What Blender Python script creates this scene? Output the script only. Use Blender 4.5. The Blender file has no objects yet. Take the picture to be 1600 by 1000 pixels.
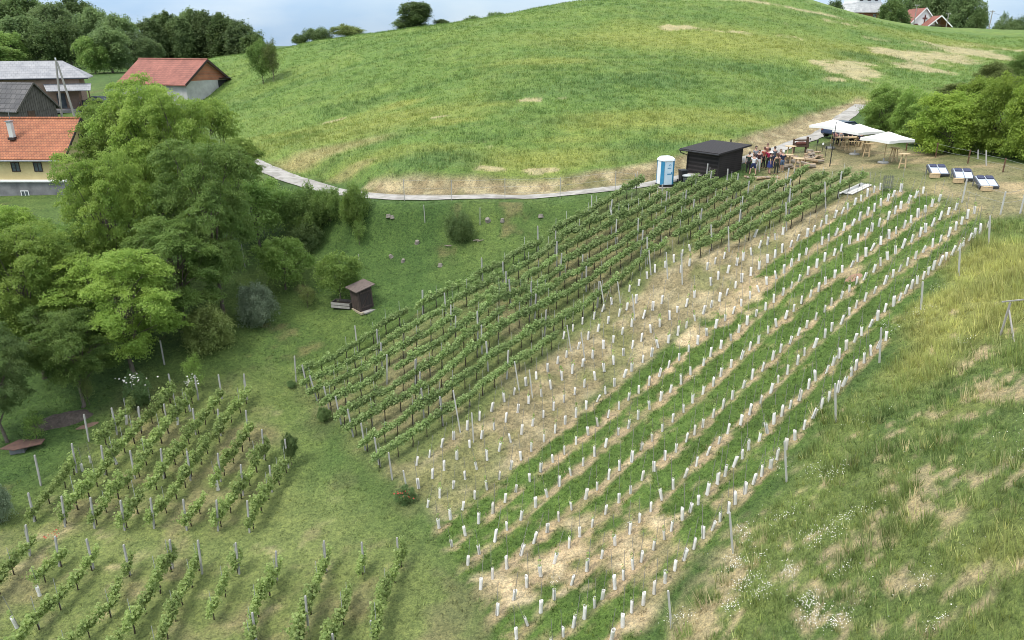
import bpy, bmesh, math, random
import numpy as np
from mathutils import Vector, Matrix
R = math.radians
random.seed(7)
RNG = np.random.default_rng(11)
scene = bpy.context.scene
COL = scene.collection

# ------------------------------------------------------------------ camera
F = 1142.0            # focal length in pixels of the 1600 px wide photograph
PITCH = R(20.6)
CT, ST = math.cos(PITCH), math.sin(PITCH)
Z0 = 24.0             # camera height over the valley floor
cam_d = bpy.data.cameras.new('camera'); cam = bpy.data.objects.new('camera', cam_d); COL.objects.link(cam)
cam_d.sensor_width = 36.0; cam_d.lens = 36.0 * F / 1600.0
cam_d.clip_start = 0.5; cam_d.clip_end = 6000
cam.location = (0, 0, Z0); cam.rotation_euler = (math.pi / 2 - PITCH, 0, 0)
scene.camera = cam

def ray(px, py):
    yv = 500.0 - py
    return np.array([px - 800.0, F * CT + yv * ST, -F * ST + yv * CT])
def depth_of(x, y, z):
    return y * CT - (z - Z0) * ST
def pix(x, y, z):
    d = y * CT - (z - Z0) * ST
    u = y * ST + (z - Z0) * CT
    return 800 + F * x / d, 500 - F * u / d
def z_at(y, py):
    k = (500.0 - py) / F
    return Z0 + y * (k * CT - ST) / (CT + k * ST)

# ------------------------------------------------------------------ terrain
CTRL = []
def cz(px, py, z):
    r = ray(px, py); s = z / r[2]; CTRL.append((r[0] * s, r[1] * s, z))
def cs(px, py, s):
    r = ray(px, py) * s; CTRL.append(tuple(r))
def cw(x, y, z): CTRL.append((x, y, z))
# valley floor and lower left vineyard (z below the camera)
for a in [(50,880,-22),(300,900,-21.9),(600,950,-21.5),(40,1000,-22.6),(400,1000,-22.1),(390,830,-22),(385,620,-20.5),
          (210,625,-20.3),(45,780,-21.5),(50,700,-21),(0,620,-20.3),(120,560,-19.3),(550,640,-20.5),(480,600,-20.5),(465,560,-19.8),
          (630,770,-21.2),(700,900,-21.3),(800,1000,-21),(680,830,-21.3),(-150,800,-21.6),(-200,1000,-22.5),(-150,600,-19.5),
          (570,480,-17.6),(440,450,-17.3),(300,560,-19.3),(720,370,-14.0),(720,450,-16.4),(600,400,-15.6),(500,370,-15.0),(640,335,-12.9),(820,325,-12.6),
          (400,330,-14.2),(300,400,-16.0),(150,450,-17.0),(20,480,-17.5),
          (1000,304,-11.0),(780,470,-16.0),(650,560,-18.5),(880,367,-13.3),
          (810,970,-21.0),(790,790,-20.9),(880,490,-17.2),(1000,620,-18.6),(900,700,-19.6),(1000,850,-19.4),(1205,370,-12.6),(1100,470,-15.4),(1375,293,-9.3),(1300,330,-10.7),
          (1150,600,-17.3),(1250,480,-14.7),(1400,400,-11.6),
          (1550,365,-10.2),(1470,440,-12.0),(1380,560,-14.0),(1300,640,-15.4),(1230,720,-16.7),(1130,830,-18.0),(1050,960,-18.9),
          (1560,535,-11.9),(1500,450,-11.4),(1300,900,-16.0),(1500,750,-13.3),(1590,1000,-13.0),(1600,800,-12.0),(1100,1010,-19.0),(1400,1000,-15.6),(1750,800,-10.0),(1750,450,-9.0),
          (1038,289,-10.7),(1120,279,-10.3),(1190,275,-10.0),(1260,245,-9.2),(1300,215,-8.6),(1338,241,-8.9),(1410,262,-8.9),(1465,270,-8.6),(1540,290,-8.9),
          (1600,300,-8.9),(1700,330,-8.9),(1500,235,-8.3),(1600,240,-8.0),
          (900,303,-11.2),(780,310,-11.6),(640,312,-11.9),(560,309,-12.0),(470,285,-11.9),(400,253,-11.3),(330,230,-10.8),(960,297,-11.0),
          (800,278,-10.4),(650,278,-10.6),(950,265,-9.9)]:
    cz(*a)
# the field on the hill (metres per photo pixel at that distance)
for a in [(800,240,.0595),(800,200,.0634),(800,150,.0719),(800,100,.0833),(800,50,.0985),(820,20,.114),
          (500,200,.0755),(500,150,.085),(500,100,.099),(400,200,.081),(400,150,.094),(400,110,.106),(333,92,.118),(400,85,.118),(470,68,.116),(620,48,.113),(700,37,.113),
          (900,3,.124),(900,50,.1),(1000,0,.127),(1100,-18,.135),(1200,-14,.142),(1280,5,.135),(1330,19,.137),(1370,29,.139),(1420,37,.142),(1280,22,.16),(1350,44,.16),(1420,50,.165),(1480,42,.147),(1480,52,.17),(1600,48,.16),(1800,52,.16),
          (950,235,.0585),(1100,215,.0595),(1100,150,.0715),(1100,100,.0845),(1100,50,.1),(1250,222,.0605),(1250,180,.0675),(1340,160,.075),
          (1300,100,.089),(1450,100,.096),(1600,100,.1),(1300,60,.107),(1500,62,.124),(1580,150,.077),(1450,205,.0625),(1600,190,.066),(1750,150,.08),
          (40,300,.0655),(110,310,.064),(130,180,.093),(200,152,.106),(320,160,.103),(30,180,.098),(100,112,.14),(300,108,.135),(0,60,.21),(250,84,.19),(-200,200,.09),(-200,330,.063),(-300,100,.15)]:
    cs(*a)
for a in [(-60,190,-5),(-20,180,-3),(20,185,0),(60,200,3),(100,230,1),(160,230,-2),(-120,260,3),(0,290,-4),(120,300,-5),(-160,160,0),(200,160,-3),(-60,20,-22.5),(-70,45,-20),(60,20,-8),(70,60,-7),(0,-10,-22),(-40,-10,-24),(40,-10,-14)]:
    cw(*a)
C = np.array(CTRL)
def _phi(r2): return 0.5 * r2 * np.log(np.maximum(r2, 1e-12))
def fit(Cp, lam):
    n = len(Cp); X = Cp[:, :2] / 50.0
    d2 = ((X[:, None] - X[None]) ** 2).sum(2)
    A = np.zeros((n + 3, n + 3)); A[:n, :n] = _phi(d2) + np.eye(n) * lam
    A[:n, n] = 1; A[:n, n + 1:] = X; A[n, :n] = 1; A[n + 1:, :n] = X.T
    b = np.zeros(n + 3); b[:n] = Cp[:, 2]
    return X, np.linalg.solve(A, b)
RX, RW = fit(C, 0.004)
def rbf(x, y):
    x = np.asarray(x, float).ravel() / 50.0; y = np.asarray(y, float).ravel() / 50.0
    out = np.empty(len(x)); n = len(RX)
    for i in range(0, len(x), 40000):
        a, b = x[i:i + 40000], y[i:i + 40000]
        d2 = (a[:, None] - RX[None, :, 0]) ** 2 + (b[:, None] - RX[None, :, 1]) ** 2
        out[i:i + 40000] = _phi(d2) @ RW[:n] + RW[n] + RW[n + 1] * a + RW[n + 2] * b
    return out
# regular lookup grid
GX0, GX1, GY0, GY1, GS = -260.0, 300.0, -12.0, 340.0, 0.8
gx = np.arange(GX0, GX1 + GS, GS); gy = np.arange(GY0, GY1 + GS, GS)
GG = np.meshgrid(gx, gy)
GZ = rbf(GG[0], GG[1]).reshape(GG[0].shape)
def sstep(a, b, v):
    t = np.clip((v - a) / (b - a), 0, 1); return t * t * (3 - 2 * t)
rr = np.hypot(GG[0], GG[1] - 90)
w = sstep(170, 235, rr)
GZ = GZ * (1 - w) + (-4.0) * w + Z0
def H(x, y):
    x = np.asarray(x, float); y = np.asarray(y, float)
    fx = np.clip((x - GX0) / GS, 0, len(gx) - 1.001); fy = np.clip((y - GY0) / GS, 0, len(gy) - 1.001)
    i = fx.astype(int); j = fy.astype(int); u = fx - i; v = fy - j
    return (GZ[j, i] * (1 - u) * (1 - v) + GZ[j, i + 1] * u * (1 - v) + GZ[j + 1, i] * (1 - u) * v + GZ[j + 1, i + 1] * u * v)
_S = np.geomspace(12, 420, 2600) / F
def P(px, py):
    """ground point seen at a pixel of the photograph"""
    r = ray(px, py)
    for q in range(60):
        pts = r[None] * _S[:, None]; zz = pts[:, 2] + Z0; hh = H(pts[:, 0], pts[:, 1])
        k = np.nonzero(zz < hh)[0]
        if len(k) and k[0] > 0: break
        py += 1.5; r = ray(px, py)
    k = k[0]
    a, b = _S[k - 1], _S[k]
    for _ in range(18):
        m = (a + b) / 2; p = r * m
        if p[2] + Z0 < H(p[0], p[1]): b = m
        else: a = m
    p = r * b
    return Vector((p[0], p[1], float(H(p[0], p[1]))))
def at(px, py, s):
    r = ray(px, py) * s; return Vector((r[0], r[1], r[2] + Z0))
def sc(p):            # metres per photo pixel at a point
    return depth_of(p[0], p[1], p[2]) / F

# road: level it across its width, so the slope cuts into a bank beside it
ROAD_PX = [(1345,164),(1322,182),(1300,201),(1262,217),(1225,231),(1180,246),(1120,264),(1060,279),(1015,290),(960,297),(900,302),(840,306),(780,308.5),(700,310.5),(630,311),(575,309.5),(535,303),(500,294),(465,283),(430,270),(400,256),(360,240),(310,222),(255,203),(205,178),(165,163)]
rp = np.array([P(*q)[:] for q in ROAD_PX])
def resample(p, step):
    p = np.asarray(p, float); d = np.r_[0, np.cumsum(np.linalg.norm(np.diff(p[:, :2], axis=0), axis=1))]
    n = max(2, int(d[-1] / step)); t = np.linspace(0, d[-1], n)
    return np.stack([np.interp(t, d, p[:, k]) for k in range(p.shape[1])], 1)
def smooth(p, it):
    for _ in range(it): p[1:-1] = (p[:-2] + 2 * p[1:-1] + p[2:]) / 4
    return p
RP = smooth(resample(rp, 0.8), 8); RP[:, 2] = H(RP[:, 0], RP[:, 1]); RP = smooth(RP, 12)
def near_line(x, y, L):
    x = x.ravel(); y = y.ravel(); D = np.full(len(x), 1e9); I = np.zeros(len(x), int)
    for i in range(0, len(x), 20000):
        d2 = (x[i:i + 20000, None] - L[None, :, 0]) ** 2 + (y[i:i + 20000, None] - L[None, :, 1]) ** 2
        k = d2.argmin(1); I[i:i + 20000] = k; D[i:i + 20000] = np.sqrt(d2[np.arange(len(k)), k])
    return D, I
sel = (GG[0] > RP[:, 0].min() - 8) & (GG[0] < RP[:, 0].max() + 8) & (GG[1] > RP[:, 1].min() - 8) & (GG[1] < RP[:, 1].max() + 8)
D, I = near_line(GG[0][sel], GG[1][sel], RP)
wr = 1 - sstep(1.9, 4.2, D)
GZ[sel] = GZ[sel] * (1 - wr) + RP[I, 2] * wr

# ------------------------------------------------------------------ noise
def _hash(i, j, s):
    n = (i.astype(np.int64) * 374761393 + j.astype(np.int64) * 668265263 + s * 974711) & 0x7fffffff
    n = ((n ^ (n >> 13)) * 1274126177) & 0x7fffffff
    return ((n ^ (n >> 16)) & 0xffff) / 65535.0
def vn(x, y, sc_, seed=0):
    x = np.asarray(x, float) / sc_; y = np.asarray(y, float) / sc_
    i = np.floor(x); j = np.floor(y); u = x - i; v = y - j
    u = u * u * (3 - 2 * u); v = v * v * (3 - 2 * v)
    return (_hash(i, j, seed) * (1 - u) + _hash(i + 1, j, seed) * u) * (1 - v) + (_hash(i, j + 1, seed) * (1 - u) + _hash(i + 1, j + 1, seed) * u) * v
def fbm(x, y, sc_, seed=0, oct=4):
    a, t, n = 1.0, 0, 0
    for k in range(oct):
        t = t + a * vn(x + 17.3 * k, y - 9.1 * k, sc_ / 2 ** k, seed + k); n += a; a *= 0.55
    return t / n

# ------------------------------------------------------------------ zones (albedo)
def inside(x, y, poly, soft):
    """1 inside the polygon, 0 outside, with a soft border of that many metres"""
    x = x.ravel(); y = y.ravel(); q = np.asarray(poly)[:, :2]
    ins = np.zeros(len(x), bool); D = np.full(len(x), 1e9)
    for k in range(len(q)):
        a, b = q[k], q[(k + 1) % len(q)]
        c = (a[1] > y) != (b[1] > y)
        with np.errstate(divide='ignore', invalid='ignore'):
            xi = (b[0] - a[0]) * (y - a[1]) / (b[1] - a[1]) + a[0]
        ins ^= c & (x < xi)
        ab = b - a; t = np.clip(((x - a[0]) * ab[0] + (y - a[1]) * ab[1]) / max(ab @ ab, 1e-9), 0, 1)
        D = np.minimum(D, np.hypot(x - a[0] - t * ab[0], y - a[1] - t * ab[1]))
    return sstep(-soft, soft, np.where(ins, D, -D))
def PP(l): return [tuple(P(*q))[:2] for q in l]
Z_VINE = PP([(455,604),(640,512),(880,360),(1000,298),(1120,285),(1250,276),(1350,286),(1232,362),(1080,474),(880,632),(655,775),(585,742)])
Z_STRAW = PP([(625,770),(690,705),(760,648),(870,550),(1000,450),(1090,385),(1200,356),(1370,292),(1378,298),(1223,394),(1099,491),(946,616),(780,750),(690,822),(655,800)])
Z_CLOVER = PP([(1378,293),(1445,300),(1530,327),(1552,352),(1440,450),(1390,536),(1300,625),(1232,715),(1130,830),(1045,920),(990,1020),(960,1080),(770,1060),(765,990),(738,915),(690,845),(674,822),(780,748),(946,614),(1099,489),(1223,393)])
Z_MEADOW = PP([(1555,337),(1700,345),(1900,600),(1900,1150),(1000,1150),(1020,1010),(1075,930),(1150,830),(1245,728),(1318,632),(1398,545),(1452,470)])
Z_TERRACE = PP([(1165,292),(1180,270),(1250,238),(1310,218),(1350,205),(1450,238),(1620,262),(1750,300),(1700,332),(1550,335),(1440,297),(1375,288),(1300,284)])
Z_HILL = PP([(300,148),(330,200),(375,238),(425,258),(470,274),(560,287),(620,279),(700,279),(800,284),(870,281),(960,266),(1040,252),(1080,240),(1140,224),(1230,194),(1332,160),(1360,185),(1420,190),(1500,165),(1580,140),(1700,110)]) + [(170, 150), (170, 300), (-60, 300), (-70, 140)]
Z_BANK = PP([(565,296),(577,282),(620,277),(700,277),(800,282),(870,279),(960,264),(1040,250),(1080,238),(1140,222),(1230,192),(1340,152),(1360,160),(1302,199),(1262,214),(1225,228),(1180,243),(1120,262),(1060,277),(1015,288),(960,294),(900,299),(780,306),(640,308),(575,306)])
Z_LOW = PP([(20,830),(215,620),(420,600),(470,720),(700,880),(760,1060),(-200,1060),(-200,900)])
Z_BARE = [(P(q[0], q[1]), q[2]) for q in [(960,845,3.6),(925,820,2.2),(1000,880,2.4),(880,880,2.2),(820,900,2.0),(1060,940,2.6),(760,930,1.8),(1330,425,0.9),(1130,470,2.6),(1180,445,2.2),(1080,520,1.6),(1140,780,1.2)]]
def ell(x, y, px, py, rx, ry, lo=0.6, hi=1.15, wob=0.35, seed=5):
    """patch on the ground: centre and radii given on the photograph, wobbled"""
    c = P(px, py); a = P(px + rx, py); b = P(px, py - ry)
    ex = (a - c).length; ey = max((b - c).length, 0.4)
    d = np.hypot((x - c.x) / ex, (y - c.y) / ey) + (fbm(x, y, max(ex, ey) * .7, seed) - .5) * 2 * wob
    return 1 - sstep(lo, hi, d)
def mixc(a, b, t): return a * (1 - t[:, None]) + np.asarray(b)[None] * t[:, None]
HILL_YEL = [(600,190,150,16,.8),(480,205,90,10,.7),(860,250,200,22,.9),(1000,185,170,16,.8),(640,232,120,10,.6),(1120,180,120,16,.8),(900,215,90,8,.6),(1010,60,170,22,.9),(1180,65,170,26,.9),(860,95,110,7,.6),(1330,75,160,12,.8),(1320,150,90,10,.7),(430,225,60,10,.6),(620,165,40,6,.9),(760,165,70,5,.6),(1100,215,60,8,.7),(1480,65,90,5,.7),(700,190,60,5,.8)]
HILL_DARK = [(690,245,110,16,.8),(1060,225,110,10,.7),(900,140,150,12,.6),(1000,125,170,14,.7),(1150,105,120,12,.6),(560,160,90,6,.6),(520,232,60,8,.5),(850,190,80,7,.5),(970,245,60,8,.6),(1340,88,40,6,.8),(1420,95,30,5,.8),(1300,130,50,8,.5),(950,155,60,6,.5),(520,45,60,6,.3),(1250,140,120,9,.5)]
HILL_BARE = [(770,262,42,5,.95),(845,266,45,4,.9),(685,184,18,3,.9),(828,156,22,3.5,.95),(880,152,20,2.5,.8),(500,193,40,3,.7),(740,220,30,2,.4),(1100,45,90,5,.8),(1060,40,40,3,.8),(1240,58,50,3,.5),(1325,110,48,14,1.0),(1465,90,90,11,1.1),(1505,78,60,8,1.1),(1435,104,50,8,1.0),(1300,124,30,6,.8),(1340,98,30,6,.8),(1475,70,35,4,.7),(1530,72,40,4,.7),(1190,30,40,1.5,.5),(1200,5,90,3,.9),(1300,33,50,2,.5),(400,178,22,3,.6),(780,90,14,2,.4),(1380,62,40,2,.6)]
def zones(x, y):
    x = np.asarray(x, float).ravel(); y = np.asarray(y, float).ravel(); n = len(x)
    f1 = fbm(x, y, 9, 1); f2 = fbm(x, y, 2.2, 2); f3 = fbm(x, y, .9, 3, 3)
    ones = np.ones(n)
    near = (np.hypot(x, y) < 125) & (y > 0)
    wx = x + (fbm(x, y, 3.5, 81) - .5) * 2.6; wy = y + (fbm(x, y, 3.5, 91) - .5) * 2.6
    Z = {}
    for k, p, s in (('vine', Z_VINE, .8), ('straw', Z_STRAW, .5), ('clover', Z_CLOVER, .35), ('meadow', Z_MEADOW, .9), ('terrace', Z_TERRACE, 1.2), ('bank', Z_BANK, .5), ('low', Z_LOW, 3)):
        m = np.zeros(n); q_ = (x, y) if k in ('clover', 'bank') else (wx, wy); m[near] = inside(q_[0][near], q_[1][near], p, s); Z[k] = m
    Z['hill'] = inside(x, y, Z_HILL, .8)
    # --- pasture and everything else
    c = np.tile(np.array([[.068, .118, .034]]), (n, 1))
    c = mixc(c, (.098, .146, .042), sstep(.40, .66, f1))
    c = mixc(c, (.046, .088, .026), sstep(.50, .72, f2) * .55)
    c = mixc(c, (.20, .16, .085), sstep(.66, .80, f2) * sstep(.42, .6, f1) * .6)
    # lower left vineyard: thin grass over brown soil
    t = Z['low']
    lc = mixc(np.tile(np.array([[.165, .200, .072]]), (n, 1)), (.235, .205, .115), sstep(.48, .68, f2) * .75)
    lc = mixc(lc, (.40, .33, .205), sstep(.66, .80, f3) * sstep(.45, .62, f1) * .7)
    c = c * (1 - t[:, None]) + lc * t[:, None]
    # grass under the old vines
    vc = mixc(np.tile(np.array([[.140, .168, .066]]), (n, 1)), (.225, .200, .115), sstep(.46, .62, f2) * .75)
    t = Z['vine']; c = c * (1 - t[:, None]) + vc * t[:, None]
    # straw between the vines and the first clover strip
    s_ = mixc(np.tile(np.array([[.245, .205, .125]]), (n, 1)), (.365, .305, .20), sstep(.45, .7, f3))
    s_ = mixc(s_, (.15, .165, .065), sstep(.50, .68, f2) * .75)
    t = Z['straw']; c = c * (1 - t[:, None]) + s_ * t[:, None]
    # clover strips between the tube rows
    k = np.nonzero(Z['clover'] > .01)[0]
    Z['strip'] = np.zeros(n)
    Z['dirt'] = np.zeros(n)
    if len(k):
        D, _ = near_line(x[k], y[k], TUBE_LINE)
        bare = np.zeros(len(k))
        for p, r in Z_BARE:
            bare = np.maximum(bare, 1 - sstep(.35, 1.25, np.hypot(x[k] - p.x, y[k] - p.y) / r))
        f4c = fbm(x[k], y[k], .32, 35, 3); st = sstep(.12, .32, D + (f3[k] - .5) * .55 + (f4c - .5) * .5) * (1 - .9 * sstep(.50, .80, bare * .8 + (f3[k] - .5) * 1.3))
        st = st * (1 - sstep(.62, .76, f2[k] * .5 + f4c * .5) * .75)
        # the strips fade out towards the lower left end
        Z['strip'][k] = st * Z['clover'][k]
        dirt = np.tile(np.array([[.39, .300, .195]]), (len(k), 1))
        dirt = mixc(dirt, (.54, .43, .295), sstep(.48, .75, f3[k]))
        dirt = mixc(dirt, (.22, .20, .10), sstep(.5, .66, f2[k]) * .7)
        cc = dirt * (1 - st[:, None]) + (np.array([[.080, .132, .032]]) * (.75 + .6 * f2[k][:, None])) * st[:, None]
        t = Z['clover'][k]; c[k] = c[k] * (1 - t[:, None]) + cc * t[:, None]
        Z['dirt'][k] = (1 - st) * t
    # tall meadow at the right with bare soil showing through
    md = mixc(np.tile(np.array([[.150, .192, .062]]), (n, 1)), (.108, .158, .050), sstep(.42, .62, f2 * .6 + f1 * .4))
    k = np.nonzero(Z['meadow'] > .01)[0]; bp = np.zeros(n)
    if len(k):
        b = np.zeros(len(k))
        for q in [(1400,760,60,50,.9),(1430,800,50,30,.9),(1300,870,40,50,.8),(1560,600,50,50,.7),(1290,920,60,30,.6),(1370,930,70,30,.7),(1180,900,60,40,.6),(1120,880,50,50,.8),(1090,960,60,40,1),(1160,840,40,40,.8),(1300,680,60,20,.6),(1500,960,80,40,.5),(1570,750,30,20,.6),(1530,560,40,20,.6),(1340,720,50,20,.6),(1230,800,40,30,.5),(1040,1000,60,40,1),(1200,980,50,30,.6),(1450,880,40,20,.5),(1290,860,260,170,.50),(1100,960,110,90,.95),(1210,700,60,50,.6),(1420,780,110,80,.62),(1540,620,70,50,.55),(1200,830,50,60,.6),(1500,930,120,70,.45)]:
            b = np.maximum(b, ell(x[k], y[k], *q[:4], lo=.3, hi=1.3, wob=.6) * q[4])
        f4 = fbm(x[k], y[k], .38, 33, 3); bp[k] = sstep(.46, .64, b * .68 + (f3[k] - .5) * .8 + (f2[k] - .5) * .8 + (f4 - .5) * 1.3)
        yel = np.zeros(len(k))
        for q in [(1500,480,110,60,1),(1560,420,80,50,1),(1440,560,70,40,.8),(1580,400,60,40,1),(1470,520,60,30,.9),(1500,640,60,20,.4),(1580,860,40,60,.5)]:
            yel = np.maximum(yel, ell(x[k], y[k], *q[:4], lo=.3, hi=1.3) * q[4])
        m2 = md[k] * (1 - .75 * yel[:, None]) + np.array([[.31, .30, .105]]) * .75 * yel[:, None]
        md[k] = m2
    Z['bp'] = bp
    mdd = mixc(md, (.40, .32, .205), bp * .85)
    t = Z['meadow']; c = c * (1 - t[:, None]) + mdd * t[:, None]
    # trodden dry grass round the hut and the tables
    tc = mixc(np.tile(np.array([[.225, .205, .115]]), (n, 1)), (.36, .285, .175), sstep(.47, .66, f2))
    tc = mixc(tc, (.125, .150, .055), sstep(.52, .70, f1) * .75)
    t = Z['terrace']; c = c * (1 - t[:, None]) + tc * t[:, None]
    # field on the hill
    s1 = fbm(x * .45 + y * .2, y * 1.6 - x * .25, 3.2, 27, 4); s2 = fbm(x, y * 1.3, 1.1, 29, 3)
    hc = mixc(np.tile(np.array([[.128, .200, .052]]), (n, 1)), (.150, .215, .056), sstep(.40, .64, f1))
    hc = mixc(hc, (.080, .142, .046), sstep(.50, .70, s1) * .42); hc = mixc(hc, (.200, .230, .075), sstep(.56, .76, s2) * .28)
    k = np.nonzero(Z['hill'] > .01)[0]
    hb = np.zeros(n); hy = np.zeros(n); hd = np.zeros(n)
    if len(k):
        xx, yy = x[k], y[k]
        for q in HILL_YEL: hy[k] = np.maximum(hy[k], ell(xx, yy, *q[:4], lo=.25, hi=1.3) * q[4])
        for q in HILL_DARK: hd[k] = np.maximum(hd[k], ell(xx, yy, *q[:4], lo=.25, hi=1.2) * q[4])
        for q in HILL_BARE: hb[k] = np.maximum(hb[k], ell(xx, yy, *q[:4], lo=.3, hi=1.25, wob=.5) * q[4])
    g1 = fbm(x, y, 5, 21); hb = sstep(.46, .80, hb * .92 + (g1 - .5) * .55 + (f2 - .5) * .9 + (f3 - .5) * .6)
    hc = mixc(hc, (.255, .265, .070), np.clip(hy * (.62 + .2 * f2), 0, 1))
    hc = mixc(hc, (.082, .148, .050), np.clip(hd * (.6 + .3 * g1), 0, 1))
    if len(k): hd2 = np.zeros(n); hd2[k] = np.maximum(ell(x[k], y[k], 470, 252, 80, 16, lo=.4, hi=1.3), ell(x[k], y[k], 535, 276, 45, 10, lo=.4, hi=1.3)); hc = mixc(hc, (.30, .26, .125), np.clip(hd2 * (.3 + .9 * f2), 0, 1))
    hc = mixc(hc, (.42, .345, .22), hb * .75)
    Z['hb'] = hb; Z['hy'] = hy; Z['hd'] = hd
    t = Z['hill']; c = c * (1 - t[:, None]) + hc * t[:, None]
    bc = mixc(np.tile(np.array([[.26, .21, .13]]), (n, 1)), (.38, .32, .205), sstep(.42, .68, f3))
    bc = mixc(bc, (.14, .14, .055), sstep(.60, .74, f2) * .7)
    t = Z['bank']; c = c * (1 - t[:, None]) + bc * t[:, None]
    c *= (.86 + .28 * f3)[:, None]
    Z['col'] = c
    return Z
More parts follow.
